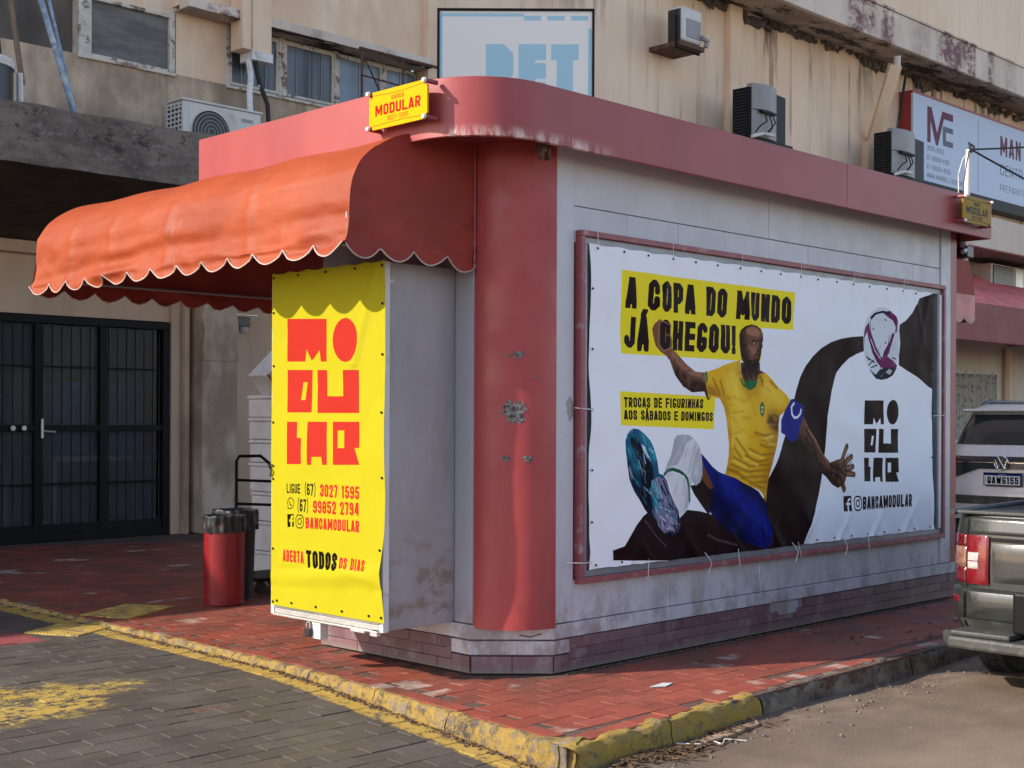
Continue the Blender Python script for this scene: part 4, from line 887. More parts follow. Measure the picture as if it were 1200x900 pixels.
# plinth bricks
def brick_run(p, q, z0, z1, LB=.235, rows=2, skip=None, out=.012):
    p, q = Vector((*p, 0)), Vector((*q, 0)); t = (q - p); n = max(1, round(t.length / LB)); d = t.normalized(); nr = Vector((d.y, -d.x, 0)); hh = (z1 - z0) / rows
    for r_ in range(rows):
        off = 0 if r_ % 2 else .5
        edges = [0] + [(k + off) / n for k in range(1 if off == 0 else 0, n)] + [1]; edges = sorted(set(min(1, max(0, e)) for e in edges))
        for a, b_ in zip(edges, edges[1:]):
            if (b_ - a) * t.length < .03: continue
            c = p + t * ((a + b_) / 2) + nr * (out + rnd.gauss(0, .0012) - .02)
            z = z0 + (r_ + .5) * hh
            if skip and skip(c.x, z): continue
            MB().obox((c.x, c.y, z), ((b_ - a) * t.length - .003, .04, hh - .003), Matrix.Rotation(math.atan2(d.y, d.x), 3, 'Z'), .001).build('brick', M['plinth'], K)
brick_run((.45, 0), (L_, 0), .008, .196, rows=3, skip=lambda x, z: 2.48 < x < 2.84 and z > .1)
brick_run((C_, 0), (.45, 0), .008, .105, rows=1)
brick_run((0, C_), (C_, 0), .008, .105, rows=1, LB=.33)
brick_run((0, .48), (0, C_), .008, .105, rows=1)
brick_run((0, DP), (0, .48), .008, .196, rows=3)
MB().box(2.49, 2.83, -.006, .02, .104, .196).build('vent_cover', M['panel_dk'], K, bevel=.003)
def ring_band(z0, z1, out, name, x1=L_, y1=DP, mat='panel'):
    o = out * .4142
    pts = [(-out, y1), (-out, C_ - o), (C_ - o, -out), (x1, -out), (x1, .03), (C_ + .01, .03), (.03, C_ + .01), (.03, y1)]
    return MB().prism(pts, 'z', z0, z1).build(name, M[mat], K, bevel=.002)
ring_band(.113, .190, .010, 'corner_skirt', .47, .52)
ring_band(.201, .282, .016, 'lower_band')
# rails over the bands, wall sheets with the seams open between them
MB().box(C_ + .002, .478, -.012, .03, .289, HT).build('corner_trim', M['panel'], K, bevel=.002)
xs = [.484, .955, 1.455, 1.945, 2.455, 2.945, 3.445, 3.945, 4.445, 4.892]
for a, b_ in zip(xs, xs[1:]):
    MB().box(a + .0008, b_ - .0008, -.004 + rnd.gauss(0, .0005), .03, .2865, .52).build('wall_panel', M['panel'], K, bevel=.002)
    MB().box(a + .0008, b_ - .0008, -.004 + rnd.gauss(0, .0005), .03, 2.46, 2.667).build('wall_panel', M['panel'], K, bevel=.002)
for a, b_ in ((.484, 2.455), (2.455, 4.892)):
    MB().box(a + .002, b_ - .002, -.004, .03, 2.672, HT).build('wall_panel', M['panel'], K, bevel=.002)
MB().box(.486, 4.89, .012, .03, .52, 2.46).build('backing_panel', M['panel_dk'], K)
MB().box(4.896, 5.06, -.014, .03, .289, HT).build('end_post', M['panel'], K, bevel=.002)
MB().box(5.064, 5.17, -.010, .12, .0, HT).build('pink_end_post', M['pink'], K, bevel=.003)
MB().box(5.10, 5.164, .12, DP, 0, HT).build('end_wall', M['panel_dk'], K)
# left side wall strip beside the column
MB().box(-.012, .03, .309, .452, .289, HT).build('side_panel', M['panel_dk'], K, bevel=.002)
MB().box(-.006, .03, .456, DP, .289, HT).build('side_panel', M['panel_dk'], K, bevel=.002)
# rounded pink column
pts = [(C_, C_)] + [(C_ + .012 - (C_ + .012) * math.cos(a), C_ + .012 - (C_ + .012) * math.sin(a)) for a in [i / 24 * math.pi / 2 for i in range(25)]]
pts = [(C_, .30)] + [(C_ - .327 * math.cos(a) , .309 - .327 * math.sin(a) + 0.0) for a in [i / 24 * math.pi / 2 for i in range(25)]]
MB().prism(pts, 'z', .266, HT).build('corner_column', M['column'], K, smooth=True)
def on_col(a, z, off=0): return (C_ - (.327 + off) * math.cos(a), .309 - (.327 + off) * math.sin(a), z)
def chip(ca, cz, w, h, seed, name='paint_chip'):
    r2 = random.Random(seed); n = 22
    ring = [(ca + w / 2 / .327 * math.cos(2 * math.pi * i / n) * r2.uniform(.55, 1.15), cz + h / 2 * math.sin(2 * math.pi * i / n) * r2.uniform(.55, 1.15)) for i in range(n)]
    vs = [on_col(ca, cz, .0035)] + [on_col((a + ca) / 2, (z + cz) / 2, .0035) for a, z in ring] + [on_col(a, z, .0022) for a, z in ring]
    fs = [(0, 1 + i, 1 + (i + 1) % n) for i in range(n)] + [(1 + i, 1 + n + i, 1 + n + (i + 1) % n, 1 + (i + 1) % n) for i in range(n)]
    MB().add(vs, fs).build(name, M['mortar'], K)
chip(R(44), 1.482, .155, .17, 1); chip(R(38), 1.80, .03, .02, 2); chip(R(48), 1.805, .07, .045, 3); chip(R(36), 1.225, .05, .04, 4); chip(R(57), 1.225, .06, .045, 5); chip(R(66), 1.68, .02, .02, 6)
n = 20; r2 = random.Random(11)
ring = [(.448 + .03 * math.cos(2 * math.pi * i / n) * r2.uniform(.6, 1.2), 1.505 + .075 * math.sin(2 * math.pi * i / n) * r2.uniform(.7, 1.1)) for i in range(n)]
ring = [(x if x < .474 else .474, z) for x, z in ring]
MB().add([(.45, -.0145, 1.5)] + [(x, -.0135, z) for x, z in ring], [(0, 1 + i, 1 + (i + 1) % n) for i in range(n)]).build('rust_patch', M['steel_grey'], K)
MB().tube([(.10, .045, .245), (.14, .0, .235), (.17, -.02, .245), (.2, -.03, .25)], .006, 6).build('bent_hook', M['rust'], K)
# banner frame
F0, F1, G0, G1 = .500, 4.905, .500, 2.530
for nm, bx in (('frame_rail', (F0, F1, -.055, .02, G1 - .034, G1)), ('frame_rail', (F0, F1, -.055, .02, G0, G0 + .036)), ('frame_stile', (F0, F0 + .034, -.054, .02, G0 + .036, G1 - .034)), ('frame_stile', (F1 - .034, F1, -.054, .02, G0 + .036, G1 - .034))):
    MB().box(*bx).build(nm, M['pink_rail'], K, bevel=.004)
for bx in ((F0 + .034, F1 - .034, -.03, .02, G1 - .075, G1 - .034), (F0 + .034, F1 - .034, -.034, .015, G0 + .036, G0 + .075), (F0 + .034, F0 + .072, -.034, .015, G0 + .075, G1 - .075), (F1 - .115, F1 - .034, -.04, .015, G0 + .075, G1 - .075)):
    MB().box(*bx).build('inner_frame', M['steel_grey'], K, bevel=.003)
MB().box(F1 - .098, F1 - .07, -.05, -.02, G0 + .08, G1 - .08).build('conduit', M['white_frame'], K, bevel=.004)
# roof: fascia that turns the corner in a curve
RO = .45
def roof_path(o=0, n=14):
    r_ = RO + o; cx, cy = -.05, .213
    pts = [(-.5 - o, 2.37 + o)] + [(cx - r_ * math.cos(a), cy - r_ * math.sin(a)) for a in [i / n * math.pi / 2 for i in range(n + 1)]] + [(5.32 + o, -.237 - o), (5.32 + o, 2.37 + o)]
    return pts
def wall_ring(outer, inner, z0, z1):
    n = len(outer); mb = MB(); vs = []
    for P_, z in ((outer, z0), (outer, z1), (inner, z0), (inner, z1)): vs += [(x, y, z) for x, y in P_]
    fs = []
    for i in range(n):
        j = (i + 1) % n
        fs += [(i, j, n + j, n + i), (n + i, n + j, 3 * n + j, 3 * n + i), (2 * n + i, 3 * n + i, 3 * n + j, 2 * n + j), (i, 2 * n + i, 2 * n + j, j)]
    return mb.add(vs, fs)
wall_ring(roof_path(0), roof_path(-.03), 2.927, 3.239).build('fascia', M['fascia'], K, smooth=True, bevel=.004)
MB().prism(roof_path(-.031), 'z', 2.992, 3.05).build('soffit', M['pink'], K)
MB().prism(roof_path(-.033), 'z', 3.051, 3.16).build('roof_deck', M['steel_grey'], K)
MB().box(3.073, 3.079, -.2385, -.236, 2.93, 3.236).build('fascia_seam', M['pink_rail'], K)
MB().box(.05, .13, -.15, -.12, 2.90, 2.992).box(.06, .07, -.16, -.12, 2.86, 2.93).box(.11, .12, -.16, -.12, 2.86, 2.93).build('rusty_bracket', M['rust'], K)
# cabinet with roller shutter that carries the yellow banner
CX, CY0, CY1, CZ0, CZ1 = -.525, .46, 1.50, .285, 2.30
MB().box(CX + .03, -.008, CY0, CY0 + .02, CZ0, CZ1).build('cabinet_side', M['cabinet'], K, bevel=.003)
MB().box(CX + .03, -.008, CY1 - .02, CY1, CZ0, CZ1).build('cabinet_side', M['cabinet'], K, bevel=.003)
MB().box(CX + .03, -.008, CY0 + .02, CY1 - .02, CZ1 - .02, CZ1).build('cabinet_top', M['cabinet'], K)
MB().box(CX + .03, -.008, CY0 + .02, CY1 - .02, CZ0, CZ0 + .02).build('cabinet_bottom', M['panel_dk'], K)
for yy in (CY0 - .002, CY1 - .028): MB().box(CX - .012, CX + .03, yy, yy + .030, CZ0 - .008, CZ1 + .002).build('cabinet_stile', M['white_frame'], K, bevel=.003)
MB().box(CX - .006, CX + .03, CY0 + .028, CY1 - .028, CZ0, CZ0 + .030).build('cabinet_sill', M['alu'], K, bevel=.003)
MB().box(CX - .016, CX + .01, CY0 + .028, CY1 - .028, CZ0 + .034, CZ0 + .055).build('cabinet_sill', M['alu'], K, bevel=.003)
MB().box(CX - .02, CX + .01, CY0 + .028, CY1 - .028, CZ0 - .012, CZ0 - .002).build('cabinet_sill', M['alu'], K, bevel=.002)
for k in range(30):
    z = CZ0 + .062 + k * .0645
    o = MB().add([(x, yy, zz) for yy in (CY0 + .03, CY1 - .03) for x, zz in ((CX + .014, z), (CX + .002, z + .012), (CX + .002, z + .05), (CX + .014, z + .062))],
                 [(0, 1, 5, 4), (1, 2, 6, 5), (2, 3, 7, 6)]).build('shutter_slat', M['steel_grey'], K)
MB().box(CX - .03, CX + .01, .60, .72, .262, .275).box(CX - .03, CX, .49, .55, .255, .283).build('slide_bolt', M['alu'], K, bevel=.002)
MB().box(CX - .01, CX + .05, 1.02, 1.10, .175, .28).build('lock_bracket', M['white_frame'], K, bevel=.004)
lk = MB().box(CX - .035, CX - .01, 1.09, 1.14, .185, .235).build('padlock', M['plastic_black'], K, bevel=.006)
MB().tube([(CX - .022, 1.10, .235), (CX - .022, 1.10, .262), (CX - .022, 1.115, .272), (CX - .022, 1.13, .262), (CX - .022, 1.13, .235)], .005, 6).build('shackle', M['alu'], lk)

# awning
PROF = [(-.02, 3.015), (-.386, 2.995), (-.50, 2.975), (-.60, 2.945), (-.703, 2.89), (-.78, 2.835), (-.83, 2.785), (-.868, 2.72), (-.892, 2.652), (-.903, 2.546), (-.905, 2.47), (-.915, 2.40), (-.93, 2.36)]
def pro(t):
    k = t * (len(PROF) - 1); i = min(int(k), len(PROF) - 2); f = k - i
    a = PROF[max(i - 1, 0)]; b_ = PROF[i]; c = PROF[i + 1]; d = PROF[min(i + 2, len(PROF) - 1)]
    def cr(j): return .5 * (2 * b_[j] + (c[j] - a[j]) * f + (2 * a[j] - 5 * b_[j] + 4 * c[j] - d[j]) * f * f + (3 * b_[j] - a[j] - 3 * c[j] + d[j]) * f ** 3)
    return cr(0), cr(1)
def valance_line(s, width, step):          # lower scalloped edge, s along the edge
    k = (s / step) % 1.0
    return -.068 * math.sin(math.pi * k) ** .75
def wr(y, z):                               # slack folds of the canvas low on the front
    g = max(0, min(1, (2.75 - z) / .4))
    return g * (.024 * math.sin(z * 40 + 2.5 * noise.noise(Vector((y * 1.2, z * 2, 0))) + y * 1.7) * (.3 + abs(noise.noise(Vector((y * .9, 0, 5))))) + .010 * noise.noise(Vector((y * 6, z * 9, 2))))
def awning(name_parent, y0, y1, mirror=None):
    AY0, AY1 = y0, y1; step = (AY1 - AY0) / 13.0
    def front(u, v):
        y = AY0 + (AY1 - AY0) * u
        if v < .8: x, z = pro(v / .8)
        else:
            q = (v - .8) / .2; x, z = -.93 - .012 * q, 2.36 + q * (-.004 + valance_line(y - AY0, 0, step))
        sag = .012 * math.sin((y - AY0) / (AY1 - AY0) * math.pi * 4) ** 2
        for yh in (1.2, 2.05, 2.75, 3.3): x -= .010 * math.exp(-((y - yh) / .045) ** 2) * min(1, v * 2)
        x += .014 * noise.noise(Vector((y * 1.1, z * 1.5, 8)));
        rg = 1 - abs(noise.noise(Vector((y * .8 + z * 1.3, z * 5.5, 4)))) * 3.2; rg2 = 1 - abs(noise.noise(Vector((y * 1.9 - z * 2, z * 8, 14)))) * 4; x -= (.014 * max(0, rg) ** 2 + .007 * max(0, rg2) ** 2) * min(1, max(0, (2.95 - z) * 3))
        x += wr(y, z) * (1 if 0 < u < 1 else .3); z -= sag * (1 if z > 2.9 else 0)
        return (x, y, z)
    aw = MB().grid(front, 208, 44).build('awning', M['awning'], name_parent, smooth=True, ang=70, fixn=False)
    mb = MB()
    for k in range(13):
        pts = []
        for i in range(9):
            u = (k + i / 8) / 13; x, y, z = front(u, 1); pts.append((x - .002, y, z))
        mb.tube(pts, .0042, 5)
    mb.build('scallop_piping', M['trim'], aw, smooth=True)
    return aw
aw = awning(K, .30, 3.81)
def end_panel(yy, x1, parent, name='awning_end', inner=False):
    # flat end of the awning: from the curved front edge back to x1
    def f(u, v):
        t_ = v
        xo, zo = pro(t_) if t_ < .999 else PROF[-1]
        top = (xo, zo)
        x = xo + (x1 - xo) * u; z = zo + (2.31 - zo) * 0
        return x, z
    N, Q = 60, 30; x0 = -.93; step = .233
    mb = MB(); vs = []
    prof = [pro(i / 60) for i in range(61)]
    def topz(x):
        if x >= -.02: return 3.0
        best = min(prof, key=lambda p: abs(p[0] - x)); 
        for p, q in zip(prof, prof[1:]):
            if (p[0] - x) * (q[0] - x) <= 0 and abs(p[0] - q[0]) > 1e-6: return p[1] + (q[1] - p[1]) * (x - p[0]) / (q[0] - p[0])
        return best[1]
    xs_ = [x0 + (x1 - x0) * i / N for i in range(N + 1)]
    for i, x in enumerate(xs_):
        zt_ = topz(x) if i else 2.37; zb = 2.348 + valance_line(x - x0, 0, step)
        if x1 < .2: zb -= .03 * max(0, (x + .25) / .25)
        for j in range(Q + 1):
            z = zt_ + (zb - zt_) * j / Q; g = max(0, min(1, (2.75 - z) / .35)); w_ = g * (.014 * math.sin(z * 30 + x * 9) * abs(noise.noise(Vector((x * 2.4, z * 1.5, 3)))) * 2 + .012 * noise.noise(Vector((x * 7, z * 9, 2))))
            vs.append((x, yy + (w_ if 0 < i else 0), z))
    fs = [(i * (Q + 1) + j, (i + 1) * (Q + 1) + j, (i + 1) * (Q + 1) + j + 1, i * (Q + 1) + j + 1) for i in range(N) for j in range(Q)]
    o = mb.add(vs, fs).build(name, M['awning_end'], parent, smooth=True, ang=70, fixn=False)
    pts = [tuple(vs[i * (Q + 1) + Q]) for i in range(N + 1)]
    MB().tube([(p[0], p[1] - .002, p[2]) for p in pts], .0042, 5).build('scallop_piping', M['trim'], o, smooth=True)
    return o
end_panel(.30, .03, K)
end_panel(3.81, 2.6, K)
MB().tube([(p[0] - .002, .30, p[1] + .001) for p in [pro(i / 40) for i in range(14, 41)]], .0035, 5).build('edge_piping', M['awning'], K, smooth=True)
MB().grid(lambda u, v: (-.35 + 3.0 * u, 2.36 + 1.46 * v, 2.985), 2, 2).build('awning_top', M['awning'], K, fixn=False)
mb = MB()
for yy in (.34, 1.5, 2.6, 3.77): mb.tube([(-.1, yy, 2.97)] + [(p[0] + .02, yy, p[1] - .02) for p in PROF[3:]], .011, 6)
mb.tube([(-.865, .33, 2.40), (-.865, 3.77, 2.40)], .012, 6).tube([(-.865, 3.77, 2.40), (2.5, 3.77, 2.40)], .012, 6)
mb.build('awning_hoops', M['steel_grey'], K, smooth=True)
MB().tube([(-.016, .295, 2.28), (-.016, .295, 2.96)], .006, 6).build('awning_rail', M['pink_rail'], K)
# small awning at the far end
PE = [(5.17, 2.98), (5.40, 2.95), (5.58, 2.88), (5.70, 2.78), (5.77, 2.64), (5.79, 2.50), (5.79, 2.36)]
def fe(u, v):
    k = v * 7; y = .13 + 1.6 * u
    if k < 6: i = int(k); f_ = k - i; a, c = PE[i], PE[i + 1]; return (a[0] + (c[0] - a[0]) * f_, y, a[1] + (c[1] - a[1]) * f_)
    return (5.79, y, 2.36 - (k - 6) * (.02 + .05 * abs(math.sin(math.pi * u * 7))))
e = MB().grid(fe, 84, 28).build('awning', M['awning'], K, smooth=True, fixn=False)
def fe2(u, v):
    i = min(int(v * 6), 5); f_ = v * 6 - i; xo = PE[i][0] + (PE[i + 1][0] - PE[i][0]) * f_; zo = PE[i][1] + (PE[i + 1][1] - PE[i][1]) * f_
    return (5.17 + (xo - 5.17) * u, .13, zo)
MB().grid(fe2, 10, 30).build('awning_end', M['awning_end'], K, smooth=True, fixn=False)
MB().grid(lambda u, v: (5.17 + .62 * u, .128, 2.52 - v * (.20 + .045 * abs(math.sin(math.pi * u * 3)))), 36, 4).build('valance', simple('faded_pink_valance', (.58, .24, .22), .6), K, fixn=False)
MB().tube([(5.17 + .62 * i / 36, .126, 2.32 - .045 * abs(math.sin(math.pi * i / 36 * 3))) for i in range(37)], .006, 5).build('scallop_piping', M['trim'], K)
# flood lamp under the eave at the far end
lt = thing('flood_lamp', 'small grey flood lamp under the far end of the pink roof', 'lamp', (5.40, .05, 2.80))
MB().box(5.34, 5.46, -.02, .10, 2.80, 2.90).build('housing', M['plastic_black'], lt, bevel=.01)
MB().tube([(5.41, .04, 2.78), (5.41, .04, 2.93)], .03, 12).build('lamp_tube', M['pvc'], lt, smooth=True)
MB().tube([(5.30, .0, 2.84), (5.36, .0, 2.87)], .02, 10).build('sensor', M['alu'], lt, smooth=True)
MB().box(5.26, 5.34, 0, .05, 2.88, 2.992).build('bracket', M['rust'], lt)

# ------------------------------------------------------------------ banners
BW, BH = 4.12, 1.885
def wrinkle(u, v, seed=0):
    w_ = .012 * noise.noise(Vector((u * 1.3, v * 1.6, seed))) + .010 * noise.noise(Vector((u * 2.2 + v * 2.2, u * .8 - v * 2, 11))) + .008 * noise.noise(Vector((u * 5, v * 5, seed + 3)))
    for i, gx in enumerate(GROM):                    # tension folds fan out from the ties
        d = u - gx; dv = BH - v
        if dv < .55: w_ += .018 * math.exp(-((d + dv * .35 * (1 if i % 2 else -1)) / .03) ** 2) * (1 - dv / .55) * (.4 + .6 * (i % 3 == 0))
        if v < .3: w_ += .018 * math.exp(-((d - .05 - v * .9 * (1 if i % 2 else -1)) / .035) ** 2) * (1 - v / .3) * (.4 + .6 * (i % 2))
    return w_
GROM = [.05 + i * (BW - .1) / 17 for i in range(18)]
pr = Print(BW, BH, 2300, 'paper'); pr.run(FOOTBALL_PRINT)
pr.speckle('boot', ['bootd', 'bootd', 'bootc', 'booth', 'boot'], 90, .07, .006, 2.0, .7, 1); pr.speckle('bootp', ['bootd', 'booth', 'bootc', 'booth'], 60, .03, .004, 2.2, .6, 2)
pr.speckle('skin', ['skind', 'skind', 'skinm'], 170, .025, .005, .8, .55, 3); pr.speckle('shirt', ['shirtd', 'shirtl', 'shirtd'], 60, .12, .010, -.15, .35, 4)
pr.speckle('ballw', ['sockd', 'sockm'], 25, .05, .006, .5, .5, 5); pr.speckle('blue', ['blued2', 'bluem'], 40, .12, .012, -1.0, .45, 6); pr.speckle('sock', ['sockm', 'white'], 36, .08, .008, 1.2, .4, 7)
m_print = pr.material('footballer_banner_print', .5, 1.0)
B1 = thing('vinyl_banner', 'wide white vinyl banner with a kicking footballer in a yellow shirt', 'banner', (.585, -.04, .575))
def bsurf(u, v):
    U, V = u * BW, v * BH
    scal = .006 * abs(math.sin(U / ((BW - .1) / 17) * math.pi))
    x = .585 + U + (.006 * math.sin(V * 9) if u in (0, 1) else 0); z = .575 + V - (scal if v == 1 else 0) + (scal if v == 0 else 0)
    return (x, -.042 - wrinkle(U, V), z)
sh = MB().grid(bsurf, 230, 100).build('printed_sheet', m_print, B1, smooth=True, ang=80, fixn=False, solid=0, uv=lambda p: ((p.x - .585) / BW, (p.z - .575) / BH))
for i, gx in enumerate(GROM):
    for zz, edge in ((.575 + BH - .025, 1), (.575 + .025, 0)):
        p = bsurf(gx / BW, .985 if edge else .015); MB().lathe([(.007, -.002), (.007, .002), (.003, .003), (.003, -.002)], (.585 + gx, p[1] - .003, zz), 'y', 10).build('grommet', M['rubber'], B1)
        if (i % 3 == 0) if edge else (i in (2, 6, 9, 13)):
            far = G1 + .0 if edge else G0 + .0
            tg = MB().tube([(.585 + gx, p[1] - .006, zz), (.585 + gx + rnd.uniform(-.02, .02), -.066, far + (.01 if edge else -.01))], .0022, 4); tg.build('tie', M['string'], B1)
for j, zz in enumerate((.85, 1.15, 1.5, 1.85, 2.2)):
    for xx, s_ in ((.60, -1), (4.685, 1)):
        MB().lathe([(.007, -.002), (.007, .002), (.003, .003), (.003, -.002)], (xx, -.050, zz), 'y', 10).build('grommet', M['rubber'], B1)
for zz, xx, x2 in ((1.48, 4.69, 4.96), (.62, .60, .40), (1.5, .60, .47)):
    MB().tube([(xx, -.056, zz), ((xx + x2) / 2, -.068, zz + .003), (x2, -.03, zz + .01)], .003, 5).build('tie', M['string'], B1)
for gx in (1.1, 2.1, 2.75):
    x = .585 + gx
    MB().tube([(x, -.05, .60), (x + .03, -.066, .56), (x + .05, -.066, .53), (x + .02, -.067, .47)], .0028, 5).build('tie', M['string'], B1)
for x in (1.35, 2.35): MB().tube([(x, -.018, .27), (x, -.008, .52)], .0018, 4).build('tie', M['string'], B1)

YW, YH = 1.045, 1.97
pr = Print(YW, YH, 900, 'ybg'); pr.run(YELLOW_PRINT)
m_y = pr.material('yellow_banner_print', .45, .69)
B2 = thing('vinyl_banner', 'bright yellow vertical banner with red block letters on the cabinet shutter', 'banner', (-.55, 1.46, .335))
YB = [.02, .2, .45, .7, .95]
def ysurf(u, v):
    U, V = u * YW, v * YH
    right_in = (.03 * math.exp(-((V - .28) / .16) ** 2) + .004 * math.sin(V * 7)) * max(0, (u - .7) / .3) ** 2
    y = 1.47 - U + right_in; z = .335 + V - .010 * abs(math.sin(u * math.pi * 6)) * (1 if v == 1 else 0)
    w_ = .010 * noise.noise(Vector((U * 2, V * 1.6, 7))) + .004 * noise.noise(Vector((U * 7, V * 5, 2)))
    w_ += .016 * math.exp(-((V - .16 - .10 * U) / .05) ** 2) * max(0, 1 - abs(u - .6)) + .010 * math.exp(-((V - .24 + .15 * (U - .8)) / .03) ** 2) * max(0, u - .3)
    w_ += .008 * math.exp(-((U - .85 - (V - 1.6) * .35) / .03) ** 2) * (1 if V > 1.4 else 0)
    return (-.556 - abs(w_) , y, z)
MB().grid(ysurf, 80, 160).build('printed_sheet', m_y, B2, smooth=True, ang=80, fixn=False, uv=lambda p: ((1.47 - p.y) / YW, (p.z - .335) / YH))
for uu, vv in [(.02, q) for q in (.01, .17, .38, .55, .72, .88, .985)] + [(.98, q) for q in (.015, .2, .4, .58, .74, .88, .985)] + [(q, .985) for q in (.25, .5, .75)] + [(q, .015) for q in (.06, .2, .42, .65, .88)]:
    p = ysurf(uu, vv); MB().lathe([(.007, -.002), (.007, .002), (.003, .003), (.003, -.002)], (p[0] - .004, p[1], p[2]), 'x', 10).build('grommet', M['rubber'], B2)
MB().tube([(-.565, 1.44, 1.16), (-.575, 1.46, 1.17), (-.57, 1.475, 1.15), (-.575, 1.45, 1.13), (-.565, 1.47, 1.10)], .006, 5).build('knotted_tie', M['rubber'], B2)

# small yellow signs on stand-off studs
def sign_print(bgc, ink, soft, name):
    p = Print(.5, .215, 512, bgc)
    p.line(soft, .005, [(.03, .195), (.12, .19), (.24, .186), (.25, .192), (.26, .186), (.38, .192), (.47, .197)])
    p.line(soft, .005, [(.03, .02), (.12, .024), (.24, .028), (.25, .022), (.26, .028), (.38, .024), (.47, .02)])
    p.line_text(soft, 'BANCA', .195, .148, .305, .176, .2)
    p.line_text(ink, 'MODULAR', .055, .074, .445, .136, .21, cw=.62, gap=.12)
    p.line_text(soft, '3027-1595', .16, .036, .34, .064, .18)
    return p.material(name, .4, .86)
def small_sign(origin, ax, mat, label, flip):
    t = thing('shop_sign', label, 'sign', origin, 'small yellow signs on the roof edge')
    def P(u, v, d):                 # u along sign, v up, d out from fascia
        return (origin[0] - d, origin[1] - u, origin[2] + v) if ax == 'x' else (origin[0] + u, origin[1] - d, origin[2] + v)
    w_, h_ = .475, .205; c = .028
    out = [(c, 0), (w_ - c, 0), (w_ - c * .8, c * .8), (w_, c), (w_, h_ - c), (w_ - c * .8, h_ - c * .8), (w_ - c, h_), (c, h_), (c * .8, h_ - c * .8), (0, h_ - c), (0, c), (c * .8, c * .8)]
    n = len(out)
    mb = MB().add([P(u, v, .062) for u, v in out] + [P(u, v, .074) for u, v in out], [tuple(range(n)), tuple(range(n, 2 * n))[::-1]] + [(i, (i + 1) % n, n + (i + 1) % n, n + i) for i in range(n)])
    if ax == 'x': mb.build('sign_plate', mat, t, uv=lambda p: ((origin[1] - p.y) / w_, (p.z - origin[2]) / h_))
    else: mb.build('sign_plate', mat, t, uv=lambda p: ((p.x - origin[0]) / w_, (p.z - origin[2]) / h_))
    for u in (.008, w_ - .008):
        for v in (.008, h_ - .008):
            a, b_ = P(u, v, 0), P(u, v, .085)
            MB().tube([a, b_], .013, 12).build('stud', M['pink'], t, smooth=True)
            a = P(u, v, .098); MB().tube([b_, a], [.015, .011], 12).build('stud_cap', M['white_frame'], t, smooth=True)
    return t
small_sign((-.502, .545, 3.012), 'x', sign_print('signy', 'ink_red', 'ink_soft', 'yellow_sign_print'), 'bright sunlit yellow sign on studs above the orange awning', 0)
small_sign((4.665, -.239, 2.998), 'y', sign_print('signy2', 'black', 'dark', 'dull_sign_print'), 'dull yellow sign on studs at the far end of the pink roof edge', 0)

# mast and wires on the roof
t = thing('roof_mast', 'white pipe mast with tangled cables at the far end of the roof', 'mast', (5.15, -.06, 3.16))
MB().tube([(5.17, -.09, 3.17), (5.19, -.10, 3.66)], [.028, .02], 12).build('pipe', M['pvc'], t, smooth=True)
MB().tube([(5.16, -.12, 3.64), (5.2, -.14, 3.66), (5.24, -.12, 3.69), (5.20, -.10, 3.72), (5.215, -.11, 3.64), (5.17, -.12, 3.67)], .011, 6).build('cable_knot', M['rubber'], t, smooth=True)
MB().tube([(5.12, -.10, 3.18), (5.10, -.10, 3.36), (5.14, -.11, 3.55), (5.18, -.11, 3.65)], .006, 6).build('cable', M['rust'], t, smooth=True)
MB().tube([(4.98, -.12, 3.18), (4.95, -.13, 3.42), (5.03, -.13, 3.56), (5.16, -.12, 3.65)], .004, 6).build('cable', M['pvc'], t, smooth=True)
def wire(name, a, b_, sag, r_, label, mat='rubber', parent=None):
    a, b_ = Vector(a), Vector(b_); pts = [a.lerp(b_, i / 14) - Vector((0, 0, sag * 4 * (i / 14) * (1 - i / 14))) for i in range(15)]
    o = MB().tube(pts, r_, 6).build(name, M[mat], parent, smooth=True)
    if not parent: tag(o, label, 'cable')
    return o
wire('overhead_cable', (5.19, -.12, 3.66), (9.0, -1.6, 4.55), .12, .008, 'black cable running from the mast off to the right')
wire('overhead_cable', (5.19, -.12, 3.66), (7.2, -1.0, 2.95), .03, .008, 'black cable slanting down to the right from the mast')
# ------------------------------------------------------------------ building behind
BY = 9.5
B = thing('commercial_building', 'long beige two-storey building with a grimy concrete canopy', 'building', (1.4, BY, 0))
def holed(x0, x1, z0, z1, holes, y0, y1, name, mat):
    xs_ = sorted(set([x0, x1] + [h[0] for h in holes] + [h[1] for h in holes])); zs_ = sorted(set([z0, z1] + [h[2] for h in holes] + [h[3] for h in holes]))
    mb = MB()
    for a, b_ in zip(xs_, xs_[1:]):
        for c, d in zip(zs_, zs_[1:]):
            cx, cz = (a + b_) / 2, (c + d) / 2
            if any(h[0] < cx < h[1] and h[2] < cz < h[3] for h in holes): continue
            mb.box(a, b_, y0, y1, c, d)
    return mb.build(name, mat, B)
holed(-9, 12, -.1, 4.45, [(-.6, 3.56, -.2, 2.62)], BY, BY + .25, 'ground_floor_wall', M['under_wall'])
MB().box(12, 60, BY, BY + .25, -.2, 5.3).build('shop_wall', M['cream'], B)
MB().box(-9, 8.0, BY, BY + .25, 4.452, 5.698).build('parapet_wall', M['grime'], B)
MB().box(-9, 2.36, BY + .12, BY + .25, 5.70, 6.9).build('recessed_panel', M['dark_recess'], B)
MB().box(3.64, 4.36, BY + .002, BY + .25, 5.70, 6.52).build('infill_panel', M['beige'], B)
MB().box(2.3, 3.66, BY + .05, BY + .25, 6.42, 6.98).build('lintel', M['beige'], B)
MB().box(-9, 2.3, BY - .02, BY + .25, 6.902, 20).build('upper_wall', M['grime'], B)
MB().box(2.302, 3.62, BY - .02, BY + .25, 6.982, 20).build('upper_wall', M['beige'], B)
